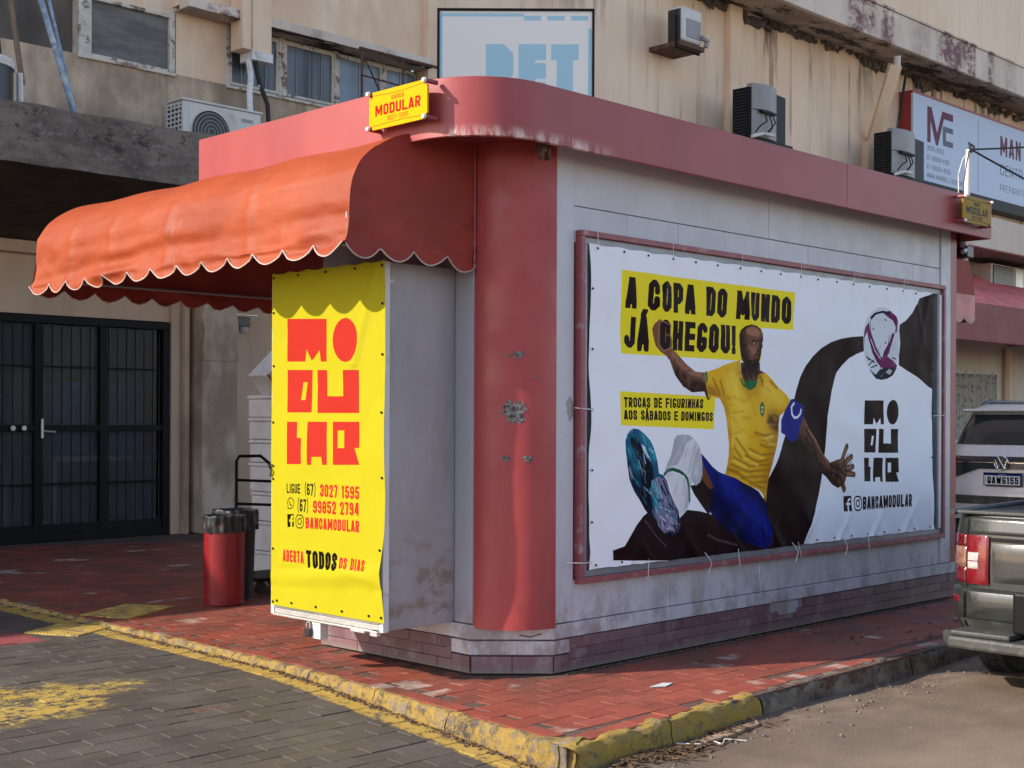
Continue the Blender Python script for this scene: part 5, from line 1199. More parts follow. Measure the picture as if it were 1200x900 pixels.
MB().box(3.622, 7.62, BY - .10, BY + .25, 6.54, 20).build('upper_wall', M['beige'], B)
MB().box(8.0, 60, BY - .02, BY + .25, 5.302, 9.20).build('upper_wall', M['beige_stain'], B)
MB().box(8.0, 12, BY - .02, BY + .25, 4.452, 5.30).build('upper_wall', M['beige_stain'], B)
MB().box(8.0, 13.2, BY - .02, BY + .25, 9.202, 20).build('upper_wall', M['beige'], B)
MB().box(13.2, 60, BY - .02, BY + .25, 9.78, 20).build('upper_wall', M['beige'], B)
MB().box(7.62, 7.998, BY - .22, BY + .1, 4.46, 20).build('pilaster', M['beige'], B, bevel=.01)
# ledge over the window band, rough brown underside
mb = MB().grid(lambda u, v: (3.62 + 4.0 * u, BY - .34 + .34 * (v if v < .999 else 1), 6.47 + .012 * noise.noise(Vector((u * 30, v * 6, 0)))), 60, 4)
mb.build('ledge_soffit', M['mould'], B)
MB().box(3.62, 7.62, BY - .32, BY - .10, 6.475, 6.60).build('window_ledge', M['ledge'], B, bevel=.01)
# windows
w1 = MB()
wf = MB().box(2.33, 2.458, BY - .03, BY + .26, 5.66, 6.98).build('window_post', M['old_white'], B, bevel=.004)
win = MB().box(2.46, 2.50, BY - .02, BY + .08, 5.70, 6.42).box(3.54, 3.585, BY - .02, BY + .08, 5.70, 6.42).box(2.50, 3.54, BY - .02, BY + .08, 5.70, 5.735).box(2.50, 3.54, BY - .02, BY + .08, 6.375, 6.42).build('window', M['old_white'], B, bevel=.004)
MB().box(2.50, 3.54, BY + .03, BY + .05, 5.735, 6.375).build('board', M['cement_board'], win)
MB().box(3.585, 3.62, BY - .01, BY + .2, 5.66, 6.5).build('window_post', M['old_white'], B, bevel=.004)
MB().box(2.44, 3.62, BY - .035, BY + .2, 5.662, 5.699).build('sill', M['ledge'], B, bevel=.006)
wins = [4.42, 5.18, 5.28, 6.10, 6.16, 6.95, 7.0, 7.60]
for i in range(0, 8, 2):
    a, b_ = wins[i], wins[i + 1]
    win = MB().box(a, a + .035, BY, BY + .08, 5.72, 6.46).box(b_ - .035, b_, BY, BY + .08, 5.72, 6.46).box(a + .035, b_ - .035, BY, BY + .08, 5.72, 5.755).box(a + .035, b_ - .035, BY, BY + .08, 6.40, 6.46).build('window', M['old_white'], B, bevel=.004)
    MB().box(a + .035, b_ - .035, BY + .03, BY + .04, 5.755, 6.40).build('pane', M['dusty_glass'] if i < 4 else M['blue_glass'], win)
    for q in range(1, 4 if i < 4 else 2): MB().box(a + (b_ - a) * q / (4 if i < 4 else 2) - .006, a + (b_ - a) * q / (4 if i < 4 else 2) + .006, BY + .02, BY + .03, 5.755, 6.40).build('glazing_bar', M['steel_grey'], win)
for a, b_ in ((4.36, 4.42), (5.18, 5.28), (6.10, 6.16), (6.95, 7.0)): MB().box(a, b_, BY - .01, BY + .2, 5.70, 6.5).build('window_mullion', M['old_white'], B, bevel=.004)
MB().box(4.36, 7.62, BY - .04, BY + .2, 5.66, 5.70).build('sill', M['old_white'], B, bevel=.006)
MB().box(4.3, 7.62, BY + .15, BY + .25, 5.7, 6.54).build('window_void', M['dark_void'], B)
# stained ledge that runs along the upper right
lx = [13.2, 15.05, 16.63, 18.77, 20.69, 21.44, 23.91, 24.67, 26.2, 28.4, 31, 34, 38, 43, 50, 60]
for a, b_ in zip(lx, lx[1:]):
    MB().box(a + .004, b_ - .004, BY - 1.0, BY - .9 + rnd.uniform(-.01, .01), 9.085, 9.755 + rnd.uniform(-.01, .01)).build('ledge_panel', M['ledge'], B, bevel=.012)
MB().box(13.2, 60, BY - 1.03, BY - .89, 9.757, 9.80).build('ledge_cap', M['ledge'], B)
MB().box(13.2, 60, BY - .9, BY - .021, 9.13, 9.20).build('ledge_soffit', M['mould'], B)
MB().box(13.2, 60, BY - .9, BY - .02, 9.74, 9.78).build('ledge_top', M['ledge'], B)
mb = MB()
for i in range(240):
    x = 13.4 + 15 * rnd.random(); g = noise.noise(Vector((x * .9, 3, 1))); s_ = rnd.uniform(.06, .22) * (1 + g)
    mb.obox((x, BY - .035 - rnd.random() * .03, 9.10 - rnd.random() * .10 * (1 + g * 2)), (s_, .05, s_ * .5), Matrix.Rotation(rnd.uniform(-.4, .4), 3, 'Y'), .03)
mb.build('mould_crust', M['dark_recess'], B, kind='stuff')
MB().box(15.12, 15.52, BY - .16, BY - .01, 6.3, 9.12).build('downpipe', M['beige'], B, bevel=.03)
MB().box(20.0, 20.5, BY - .2, BY - .02, 5.6, 7.3).build('brace_foot', M['beige'], B, bevel=.02)
MB().tube([(20.25, BY - .12, 7.2), (19.98, BY - .82, 8.78)], .17, 4).build('brace', M['beige'], B)
MB().tube([(20.0, BY - .84, 8.7), (19.95, BY - .88, 8.95)], .08, 8).build('brace_bolt', M['alu'], B)
wire('cable', (21.0, BY - .06, 6.0), (21.4, BY - .3, 8.9), .05, .02, None, 'rubber', B)
wire('cable', (20.8, BY - .06, 6.0), (21.35, BY - .3, 8.9), .12, .015, None, 'rubber', B)
# canopy over the entrance
def canopy_face(u, v):
    x = -9 + 21 * u; z = 3.84 + .57 * v
    return (x, 7.0 + .012 * noise.noise(Vector((x * 3, z * 4, 2))), z + (.02 * noise.noise(Vector((x * 2.2, v * 3, 8))) if v in (0, 1) else 0))
mb = MB().grid(canopy_face, 300, 12); mb.build('canopy_fascia', M['concrete'], B, smooth=True)
MB().box(-9, 12, 7.03, 9.5, 4.36, 4.41).build('canopy_top', M['concrete'], B)
def canopy_soffit(u, v): return (-9 + 21 * u, 7.0 + 2.5 * v, 3.845 - .42 * v)
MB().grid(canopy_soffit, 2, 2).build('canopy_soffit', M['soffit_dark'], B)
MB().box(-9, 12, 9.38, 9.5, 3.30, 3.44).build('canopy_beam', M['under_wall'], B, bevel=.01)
for i in range(22):
    x = -2 + i * .42 + rnd.uniform(-.1, .1)
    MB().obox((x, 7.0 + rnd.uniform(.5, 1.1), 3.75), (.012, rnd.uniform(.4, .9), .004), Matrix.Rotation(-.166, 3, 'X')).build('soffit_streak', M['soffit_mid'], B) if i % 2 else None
# pillars
MB().box(3.84, 4.36, 9.2, BY, 0, 3.5).build('pillar', M['pillar'], B, bevel=.02)
def plas(u, v):
    x = 3.85 + .5 * u; z = 2.15 + .75 * v; return (x, 9.18 + .03 * noise.noise(Vector((x * 7, z * 5, 1))), z)
MB().grid(plas, 30, 40).build('rough_plaster', M['pillar'], B, smooth=True)
MB().box(3.70, 3.76, 9.36, 9.5, 0, 3.5).build('pillar_edge', M['grime'], B)
MB().box(3.565, 3.69, 9.45, 9.5, 0, 3.3).build('door_jamb', M['under_wall'], B)
# side wall of the recess right of the pillar
# entrance gate
D0, D1, DT = -.58, 3.55, 2.61
gate = MB().box(D0, D1, 9.47, 9.56, DT - .09, DT).box(D0, D0 + .08, 9.47, 9.56, 0, DT - .09).box(D1 - .09, D1, 9.47, 9.56, 0, DT - .09).box(D0 + .08, D1 - .09, 9.47, 9.56, .0, .10).build('entrance_door', M['black'], B, bevel=.004)
cols_ = [-.5, .58, 1.15, 1.86, 2.67, 3.46]
for a in cols_[1:-1]: MB().box(a - .045, a + .045, 9.48, 9.55, .10, DT - .09).build('door_post', M['black'], gate, bevel=.003)
MB().box(D0 + .08, D1 - .09, 9.485, 9.545, 1.28, 1.35).build('mid_rail', M['black'], gate, bevel=.003)
MB().box(D0 + .08, D1 - .09, 9.50, 9.53, .66, .68).build('lower_rail', M['black'], gate)
MB().box(D0 + .08, D1 - .09, 9.50, 9.53, 2.02, 2.035).build('upper_rail', M['black'], gate)
MB().box(D0 + .08, D1 - .09, 9.485, 9.545, .101, .20).build('kick_rail', M['black'], gate)
x = D0 + .14
while x < D1 - .12:
    MB().box(x - .005, x + .005, 9.50, 9.512, .2, DT - .09).build('door_bar', M['black'], gate); x += .118
for a, b_ in zip(cols_, cols_[1:]):
    MB().box(a + .045, b_ - .045, 9.548, 9.553, .2, DT - .09).build('door_glass', M['door_glass'], gate)
MB().tube([(1.92, 9.46, 1.28), (1.92, 9.44, 1.28), (2.05, 9.44, 1.27)], .012, 6).tube([(1.9, 9.465, 1.20), (1.9, 9.465, 1.42)], .016, 6).build('door_handle', M['alu'], gate)
for xx in (1.55, 1.68): MB().lathe([(.001, -.01), (.028, -.01), (.028, .01)], (xx, 9.46, 1.315), 'y', 12).build('lock', M['alu'], gate)
# the dim hall behind the gate
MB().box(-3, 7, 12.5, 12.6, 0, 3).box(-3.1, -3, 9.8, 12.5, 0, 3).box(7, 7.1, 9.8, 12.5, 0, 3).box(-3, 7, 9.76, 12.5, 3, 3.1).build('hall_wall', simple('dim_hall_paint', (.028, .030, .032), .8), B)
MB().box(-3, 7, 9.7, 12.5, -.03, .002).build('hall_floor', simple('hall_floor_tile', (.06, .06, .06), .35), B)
for i, (x, y) in enumerate(((2.75, 10.6), (3.45, 10.5), (3.6, 11.3))):
    tag(MB().lathe([(.001, .0), (.28, 0), (.29, .3), (.30, .32), (.29, .6), (.30, .62), (.28, .9), (.001, .9)], (x, y, .98), 'z', 20).build('plastic_drum', M['blue_plastic'], smooth=True),
        ('blue drum behind the black gate, leftmost and beside the middle post', 'blue drum behind the black gate, right of the first drum', 'blue drum at the back behind the black gate')[i], 'drum', 'blue drums in the hall behind the gate')
tag(MB().box(2.3, 4.4, 10.1, 11.7, .9, .97).box(2.35, 2.42, 10.15, 10.22, 0, .9).box(4.2, 4.27, 10.15, 10.22, 0, .9).box(2.35, 2.42, 11.5, 11.57, 0, .9).box(4.2, 4.27, 11.5, 11.57, 0, .9).build('work_table', M['steel_grey']), 'grey table behind the black gate that carries the blue drums', 'table')
tag(MB().box(3.75, 4.4, 10.0, 10.03, 1.2, 2.3).box(3.75, 4.4, 10.0, 10.03, .0, .8).build('notice_board', M['foam']), 'pale panel standing behind the gate beside its right post', 'panel')
# canopy of the neighbouring shops on the right
MB().box(16, 60, 8.0, 8.12, 5.19, 5.89).build('shop_canopy_fascia', M['cream'], B, bevel=.01)
MB().box(16, 60, 8.12, BY, 5.28, 5.34).build('shop_canopy_soffit', M['soffit_mid'], B)
MB().box(16, 60, 8.12, BY, 5.84, 5.88).build('shop_canopy_top', M['cream'], B)
MB().box(16, 60, BY - .04, BY, 5.22, 5.28).build('shop_canopy_shadow_strip', M['rust'], B)
MB().tube([(26.9, 9.38, 0), (26.9, 9.38, 3.2)], .10, 8).build('downpipe', M['beige'], B, smooth=True)
MB().box(26.85, 27.6, 9.3, 9.5, 1.1, 1.9).build('meter_box', M['beige'], B, bevel=.02)
win = MB().box(24.0, 24.08, 9.40, 9.5, .9, 2.62).box(26.30, 26.38, 9.40, 9.5, .9, 2.62).box(24.08, 26.30, 9.40, 9.5, 2.54, 2.62).box(24.08, 26.30, 9.40, 9.5, .9, .98).build('barred_window', M['old_white'], B)
for i in range(26): MB().box(24.10 + i * .085, 24.125 + i * .085, 9.42, 9.46, .98, 2.54).build('window_bar', M['old_white'], win)
MB().box(24.08, 26.30, 9.47, 9.498, .98, 2.54).build('pane', M['dusty_glass'], win)
# red shop awning
t = thing('shop_awning', 'deep red canvas shop awning with a pink sunlit top on the right', 'awning', (20, 7.5, 3.1))
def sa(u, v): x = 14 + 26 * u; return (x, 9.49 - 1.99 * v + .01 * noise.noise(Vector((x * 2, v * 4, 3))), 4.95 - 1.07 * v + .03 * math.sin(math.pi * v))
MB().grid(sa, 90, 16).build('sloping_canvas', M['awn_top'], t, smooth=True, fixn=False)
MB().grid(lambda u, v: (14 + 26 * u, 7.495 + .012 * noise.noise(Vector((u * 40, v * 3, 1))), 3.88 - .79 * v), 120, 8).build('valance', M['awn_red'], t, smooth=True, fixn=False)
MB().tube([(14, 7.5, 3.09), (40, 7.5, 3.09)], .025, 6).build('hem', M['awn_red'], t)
mb = MB()
for i in range(9): mb.tube([(14.2 + 3.2 * i, 9.45, 3.3), (14.2 + 3.2 * i, 7.55, 3.2)], .03, 6)
mb.build('arms', M['steel_grey'], t)
# PET board
t = thing('billboard', 'pale blue board with large faded letters behind the pink roof', 'sign', (6.9, 6.78, 4.41))
a, c = Vector((6.19, 7.497, 0)), Vector((7.597, 6.078, 0)); d_ = (c - a).normalized(); nn = Vector((-d_.y, d_.x, 0)); wl = (c - a).length
if nn.dot(FW) > 0: nn = -nn
p = Print(2.0, 1.35, 700, 'pet_bg')
p.poly('sky', [(0, 0), (.07, 0), (.07, 1.30), (0, 1.30)]); p.poly('sky', [(1.92, .2), (1.97, .2), (1.97, 1.1), (1.92, 1.1)]); p.poly('sky', [(0, 1.25), (1.1, 1.25), (1.1, 1.29), (0, 1.29)])
p.line_text('sky', 'PET', .62, .22, 1.80, .90, .30, cw=.5)
for x_ in (1.1, 1.4, 1.7): p.poly('sky', [(x_, 1.20), (x_ + .22, 1.20), (x_ + .22, 1.26), (x_, 1.26)])
mp = p.material('faded_board_print', .5, 1.0)
def bb(u0, u1, z0, z1, d0, d1):
    pts = [a + d_ * u + nn * d for u, d in ((u0, d0), (u1, d0), (u1, d1), (u0, d1))]
    return MB().prism([(q.x, q.y) for q in pts], 'z', z0, z1)
bb(.02, wl - .02, 5.32, 6.63, -.02, .01).build('board_face', mp, t, uv=lambda q: ((q - a).dot(d_) / wl, (q.z - 5.30) / 1.35))
for bx in ((0, .03, 5.30, 6.65), (wl - .03, wl, 5.30, 6.65), (.03, wl - .03, 6.62, 6.65), (.03, wl - .03, 5.30, 5.33)):
    bb(*bx, -.03, .03).build('board_frame', M['black'], t)
for u in (.3, wl - .3): bb(u, u + .07, 4.41, 5.30, -.06, .0).build('leg', M['rust'], t)
# rusty railing on the canopy
t = thing('railing', 'rusty pipe railing on the canopy in front of the windows', 'railing', (6.6, 8.8, 4.41))
MB().tube([(5.98, 8.8, 6.36), (7.5, 8.8, 6.36)], .022, 6).build('top_rail', M['rust'], t)
for x in (6.02, 6.74, 7.46): MB().tube([(x, 8.8, 4.41), (x, 8.8, 6.36)], .018, 6).build('post', M['rust'], t)
MB().tube([(6.03, 8.8, 6.3), (6.55, 8.8, 5.5)], .012, 6).build('stay', M['rust'], t)
MB().tube([(5.98, 8.78, 6.0), (7.5, 8.78, 5.95)], .012, 6).build('lower_rail', M['rust'], t)
# AC units
def fan(cx, cy, cz, r_, parent, mat):
    MB().lathe([(.001, 0), (r_, 0), (r_, -.01), (r_ * 1.04, -.015)], (cx, cy, cz), 'y', 28).build('fan_opening', M['plastic_black'], parent)
    for k in range(1, 6): MB().lathe([(r_ * k / 5.5, -.022), (r_ * k / 5.5 + .008, -.022)], (cx, cy, cz), 'y', 28).build('grille_ring', mat, parent)
t = thing('air_conditioner', 'off-white condenser with a round fan on the concrete canopy', 'air conditioner', (3.7, 8.7, 4.5))
MB().box(3.19, 4.28, 8.6, 8.95, 4.52, 5.16).build('case', M['ac_white'], t, bevel=.012)
MB().box(3.17, 4.30, 8.585, 8.96, 5.162, 5.19).build('lid', M['ac_white'], t, bevel=.008)
MB().box(3.184, 3.19, 8.64, 8.93, 4.56, 5.12).build('side_grille', M['plastic_black'], t)
for i in range(10): MB().box(3.170, 3.184, 8.63, 8.94, 4.58 + i * .055, 4.60 + i * .055).build('louvre', M['ac_white'], t)
for i in range(4): MB().box(3.168, 3.182, 8.66 + i * .085, 8.675 + i * .085, 4.56, 5.12).build('louvre', M['ac_white'], t)
MB().box(3.27, 3.86, 8.592, 8.6, 4.56, 5.10).build('fan_panel', M['ac_white'], t, bevel=.003); fan(3.56, 8.59, 4.83, .245, t, M['ac_grey'])
MB().box(4.0, 4.16, 8.596, 8.6, 5.03, 5.07).build('badge', M['ac_grey'], t)
for x in (3.3, 4.1): MB().box(x, x + .06, 8.6, 8.95, 4.41, 4.52).build('foot', M['rust'], t)
def wall_ac(xl, xc0, xc1, xr, z0, z1, y0, label, grp='grey and black wall condensers'):
    t = thing('air_conditioner', label, 'air conditioner', ((xl + xr) / 2, y0, z0), grp)
    h = z1 - z0; y1 = y0 + .42; ym = y0 + .05
    MB().prism([(xl, y1), (xl, ym + .04), (xc0, ym), (xc1, ym), (xr, ym + .05), (xr, y1)], 'z', z0, z1 - .07).build('case', M['black'], t, bevel=.01)
    for k in range(15):
        z = z0 + .05 + k * (h - .14) / 15
        MB().box(xl - .015, xl, ym + .06, y1 - .03, z, z + .02).build('louvre', M['rubber'], t)
        MB().box(xc1 + .03, xr - .03, ym + .045, ym + .05, z, z + .02).build('louvre', M['rubber'], t)
    n_ = 10; w_ = xc1 - xc0; zm = z0 + h * .52
    arc = lambda dep: [(xc0 + w_ * i / n_, ym - .02 - dep * math.sin(math.pi * i / n_)) for i in range(n_ + 1)] + [(xc1, ym + .1), (xc0, ym + .1)]
    MB().prism(arc(.10), 'z', zm, z1).build('centre_cover', M['ac_grey'], t, smooth=True, bevel=.012)
    MB().prism(arc(.04), 'z', z0 + .02, zm - .004).build('lower_cover', M['ac_grey'], t, smooth=True, bevel=.01)
    MB().box(xc0 + w_ * .2, xc1 - w_ * .2, ym - .125, ym - .05, zm - .05, zm - .006).build('cover_lip', M['black'], t, bevel=.01)
    MB().box(xl - .03, xr + .06, y0 - .02, y0 + 1.05, z0 - .07, z0 - .002).build('tray', M['black'], t, bevel=.01)
    cx = (xc0 + xc1) / 2
    for s_, e_ in ((-.14, -.3), (.0, .05), (.12, .02)): MB().tube([(cx + s_, y0 - .06, zm - .04), (cx + s_ + .03, y0 - .1, zm - .2), (cx + e_, y0 - .1, z0 + .2), (cx + e_ - .08, y0 - .04, z0 + .08)], .014, 6).build('hose', M['rubber'], t, smooth=True)
    MB().tube([(cx + .14, y0 - .08, z0 + .08), (cx - .2, y0 - .1, z0 + .07), (cx - .55, y0 - .08, z0 - .03)], .03, 8).build('drain_pipe', M['pvc'], t, smooth=True)
    return t
wall_ac(14.45, 14.50, 15.26, 15.66, 6.42, 7.38, 8.40, 'grey and black condenser on the beige wall left of the brace')
wall_ac(19.37, 19.42, 20.36, 20.88, 6.42, 7.36, 8.40, 'grey and black condenser beside the left edge of the white board')
t = thing('air_conditioner', 'small white condenser high on the beige wall', 'air conditioner', (13.2, 8.9, 7.8))
MB().box(12.97, 13.56, 8.82, 9.12, 7.90, 8.50).build('case', M['ac_white'], t, bevel=.05)
MB().box(12.945, 12.972, 8.84, 9.10, 7.88, 8.44).build('side_grille', M['plastic_black'], t, bevel=.01)
MB().box(13.1, 13.5, 8.808, 8.822, 7.98, 8.3).build('cover', M['ac_grey'], t, bevel=.01)
MB().tube([(13.5, 8.80, 8.04), (13.62, 8.76, 7.98), (13.6, 8.78, 7.88)], .045, 8).build('hose', M['ac_grey'], t, smooth=True)
MB().box(12.90, 13.60, 8.80, 9.48, 7.80, 7.88).build('tray', M['rust'], t, bevel=.01)
MB().tube([(12.86, 8.85, 8.3), (12.86, 8.85, 7.75), (13.5, 8.85, 7.75)], .025, 6).build('bracket', M['black'], t)
t = thing('air_conditioner', 'white condenser standing behind the top edge of the red awning', 'air conditioner', (26, 9, 4.75))
MB().box(25.0, 27.6, 8.95, 9.45, 4.60, 5.14).build('case', M['ac_white'], t, bevel=.02)
MB().box(25.1, 26.2, 8.93, 8.95, 4.64, 5.10).build('fan_panel', M['plastic_black'], t)
for i in range(7): MB().box(25.1, 26.2, 8.915, 8.93, 4.67 + i * .06, 4.69 + i * .06).build('louvre', M['ac_grey'], t)
MB().box(26.3, 26.7, 8.93, 8.95, 4.66, 5.08).build('cover', M['alu'], t)
# duct and pipes at the left
t = thing('duct_box', 'pale square duct hanging on the wall above the condenser', 'duct', (4.6, 9.3, 6.0))
MB().box(4.36, 4.80, 9.12, 9.39, 6.10, 8.5).build('duct', M['beige'], t, bevel=.006)
MB().box(4.50, 4.81, 9.10, 9.39, 5.98, 6.098).build('duct_end', M['pvc'], t, bevel=.006)
MB().box(4.492, 4.50, 9.105, 9.118, 6.11, 8.5).build('seam', M['grime'], t)
MB().tube([(4.50, 9.2, 6.0), (4.47, 9.1, 5.75), (4.35, 8.95, 5.5), (4.33, 8.9, 5.17)], .038, 8).build('white_pipe', M['pvc'], t, smooth=True)
MB().tube([(4.60, 9.2, 6.0), (4.60, 9.1, 5.7), (4.62, 8.95, 5.4), (4.62, 8.9, 4.9)], .03, 8).build('black_pipe', M['rubber'], t, smooth=True)
MB().tube([(4.60, 9.085, 5.66), (4.60, 9.08, 5.60)], .034, 8).build('pipe_clip', M['pvc'], t)
tag(MB().tube([(.93, 8.0, 6.4), (1.60, 8.0, 4.41)], .032, 10).build('blue_pipe', M['blue_pole'], smooth=True), 'faded blue pipe leaning on the canopy at the upper left', 'pipe')
tag(MB().tube([(1.25, 8.35, 6.5), (1.62, 8.05, 4.41)], .018, 8).build('blue_pipe', M['blue_pole'], smooth=True), 'thinner blue pipe right behind the leaning blue pipe', 'pipe')
tag(MB().obox((1.00, 8.3, 5.55), (.05, .03, 1.3), Matrix.Rotation(-.16, 3, 'Y')).build('timber_batten', M['wood']), 'weathered batten leaning left of the blue pipe', 'batten')
tag(MB().obox((.80, 8.35, 5.7), (.07, .06, 1.7), Matrix.Rotation(-.10, 3, 'Y')).build('timber_batten', M['rubber']), 'dark post leaning at the upper left edge behind the tank', 'post')
tk = thing('water_tank', 'black tank with a pale rim at the left edge of the canopy', 'tank', (.55, 8.2, 4.41))
MB().lathe([(.001, 4.42), (.40, 4.42), (.40, 4.98)], (.52, 8.2, 0), 'z', 24).build('body', M['plastic_black'], tk, smooth=True)
MB().lathe([(.41, 4.96), (.42, 5.02), (.40, 5.05), (.001, 5.06)], (.52, 8.2, 0), 'z', 24).build('rim', M['pvc'], tk, smooth=True)
tag(MB().tube([(1.01, 8.15, 4.41), (1.0, 8.15, 4.98)], .035, 8).build('pvc_pipe', M['pvc'], smooth=True), 'short white pipe standing beside the black tank', 'pipe')
# sign of the upstairs office
t = thing('office_sign', 'long white board with a maroon and grey two-letter logo', 'sign', (27, 9.15, 6.7))
SW, SH = 12.0, 1.86; SX, SZ = 21.62, 6.72
p = Print(SW, SH, 2600, 'signbg'); ux = lambda x: x - SX; uz = lambda z: z - SZ
q = [(.62, .90), (.78, .90), (.78, 1.40), (1.08, .90), (1.20, .90), (1.42, 1.48), (1.30, 1.62), (1.13, 1.18), (.80, 1.68), (.62, 1.68)]
p.poly('maroon', [(.64, .88), (.80, .88), (.80, 1.36), (1.04, .86), (1.14, .86), (1.42, 1.50), (1.86, 1.50), (1.86, 1.66), (1.34, 1.66), (1.10, 1.14), (.84, 1.67), (.64, 1.67)])
p.poly('grey', [(1.40, 1.34), (1.86, 1.34), (1.86, 1.22), (1.52, 1.22), (1.52, 1.03), (1.86, 1.03), (1.86, .90), (1.38, .90), (1.36, 1.0), (1.36, 1.28)])
for st, z0, x1 in (('3029-9952', .70, 1.42), ('67 99944-4280', .49, 1.68), ('67 99255-4256', .285, 1.74), ('WWW.MANDELLICENTRO', .095, 2.36)):
    p.line_text('grey', st, .64, z0, x1, z0 + .105, .13, cw=.5, gap=.14)
p.line('grey', .022, [(3.12, .06), (3.12, 1.72)])
p.line_text('maroon', 'MAN', 4.28, 1.10, 5.42, 1.57, .17, cw=.5, gap=.16)
p.line_text('grey', 'CENTR', 4.28, .63, 5.52, .89, .09, cw=.5, gap=.16)
p.line_text('grey', 'PREPARATO', 4.28, .24, 5.70, .40, .10, cw=.5, gap=.16)
mo = p.material('office_sign_print', .35, .95)
MB().box(SX, SX + SW, 9.15, 9.20, SZ, SZ + SH).build('board_face', mo, t, uv=lambda q: ((q.x - SX) / SW, (q.z - SZ) / SH))
MB().box(SX - .01, SX + .03, 9.205, 9.48, SZ, SZ + SH + .02).build('board_side', M['red_frame'], t)
MB().box(SX - .02, SX + SW, 9.14, 9.48, SZ + SH + .002, SZ + SH + .05).build('board_edge', M['red_frame'], t)
MB().box(SX - .02, SX + SW, 9.10, 9.45, SZ - .26, SZ - .01).build('board_beam', M['black'], t)

# ------------------------------------------------------------------ bin, cart, foam boxes
t = thing('litter_bin', 'red drum litter bin lined with a black bag', 'bin', (.60, 3.74, 0))
MB().lathe([(.001, .0), (.152, 0), (.16, .008), (.16, .025), (.156, .03), (.156, .60), (.16, .605), (.16, .62), (.15, .62), (.15, .1), (.001, .1)], (.60, 3.74, 0), 'z', 40).build('drum', M['bin_red'], t, smooth=True)
def bag(cx, cy, r0, z0, z1, seed):
    def f(u, v):
        a = 2 * math.pi * u; z = z0 + (z1 - z0) * min(1, v * 1.35); k = max(0, (v - .74) / .26)
        r_ = r0 + .006 + .005 * math.sin(a * 17 + seed) * (1 - v * .5) + .012 * noise.noise(Vector((math.cos(a) * 3, math.sin(a) * 3, z * 14 + seed)))
        r_ -= k * .06; z -= k * .05; z += .012 * noise.noise(Vector((math.cos(a) * 2.5, math.sin(a) * 2.5, seed)))
        return (cx + r_ * math.cos(a), cy + r_ * math.sin(a), z)
    return MB().grid(f, 96, 20)
bag(.60, 3.74, .162, .56, .69, 1).build('bin_bag', M['bag'], t, smooth=True)
t = thing('litter_bin', 'black bin half hidden behind the red drum bin', 'bin', (.86, 3.98, 0))
MB().lathe([(.001, 0), (.14, 0), (.16, .6), (.17, .62), (.15, .62), (.13, .05), (.001, .05)], (.86, 3.98, 0), 'z', 28).build('drum', M['plastic_black'], t, smooth=True)
bag(.86, 3.98, .175, .55, .71, 4).build('bin_bag', M['bag'], t, smooth=True)
t = thing('hand_cart', 'black tubular hand cart beside the foam boxes', 'cart', (1.35, 4.3, 0))
MB().tube([(1.16, 4.42, .1), (1.16, 4.42, 1.08), (1.19, 4.42, 1.12), (1.36, 4.36, 1.12), (1.42, 4.32, 1.06), (1.52, 4.25, .80), (1.56, 4.2, .5)], .014, 8).build('side_rail', M['black'], t, smooth=True)
for z in (.92, .72): MB().tube([(1.16, 4.42, z), (1.50, 4.26, z - .02)], .012, 8).build('cross_bar', M['black'], t, smooth=True)
MB().tube([(1.58, 4.2, .1), (1.56, 4.2, .74), (1.50, 4.1, .76), (1.36, 4.05, .74), (1.33, 4.05, .1)], .013, 8).build('side_rail', M['black'], t, smooth=True)
MB().box(1.1, 1.6, 4.0, 4.5, .10, .13).build('bed', M['black'], t)
for x, y in ((1.15, 4.05), (1.55, 4.05), (1.15, 4.45), (1.55, 4.45)): MB().lathe([(.001, -.02), (.05, -.02), (.05, .02), (.001, .02)], (x, y, .05), 'y', 14).build('wheel', M['rubber'], t, smooth=True)
pos = ['bottom foam box of the stack', 'second foam box from the bottom', 'third foam box from the bottom', 'middle foam box of the stack', 'third foam box from the top of the stack', 'second foam box from the top of the stack', 'top level foam box under the tilted box']
bz = 0
for i, h in enumerate((.26, .265, .26, .26, .205, .195, .20)):
    x = 1.68 + rnd.uniform(-.012, .012) - (.02 if i > 4 else 0)
    o = MB().box(x, x + .62, 4.58, 4.98, bz + .002, bz + h - .035).build('foam_box', M['foam'], bevel=.012)
    tag(o, pos[i] + ' behind the yellow banner', 'box', 'stacked foam boxes')
    l_ = MB().box(x - .008, x + .628, 4.572, 4.988, bz + h - .033, bz + h - .002).build('lid', M['foam'], o, bevel=.008)
    bz += h
t = thing('carton', 'white carton with blue print tilted on top of the foam boxes', 'box', (1.5, 4.7, bz))
mt = Matrix.Rotation(-.75, 3, 'Y')
MB().obox((1.80, 4.75, bz + .20), (.34, .3, .24), mt).build('carton_body', M['foam'], t, bevel=.004)
MB().obox(Vector((1.80, 4.75, bz + .20)) + mt @ Vector((-.165, -.152, 0)), (.02, .006, .25), mt).obox(Vector((1.80, 4.75, bz + .20)) + mt @ Vector((-.08, -.152, -.06)), (.02, .006, .12), mt).build('carton_edge', M['card'], t)
for k in range(5): MB().obox(Vector((1.80, 4.75, bz + .20)) + mt @ Vector((.02 + rnd.uniform(-.05, .05), -.152, -.07 + .035 * k)), (.10, .004, .012), mt @ Matrix.Rotation(rnd.uniform(-.5, .5), 3, 'Y')).build('blue_mark', M['blue_plastic'], t)
t = thing('wall_lamp', 'dark wall lamp with a clear glass beside the pillar', 'lamp', (4.45, 9.3, 2.6))
MB().box(4.38, 4.58, 9.25, 9.5, 2.60, 2.72).build('lamp_body', M['plastic_black'], t, bevel=.01)
MB().lathe([(.001, -.09), (.05, -.07), (.07, 0)], (4.50, 9.3, 2.60), 'z', 16).build('lamp_glass', M['alu'], t, smooth=True)
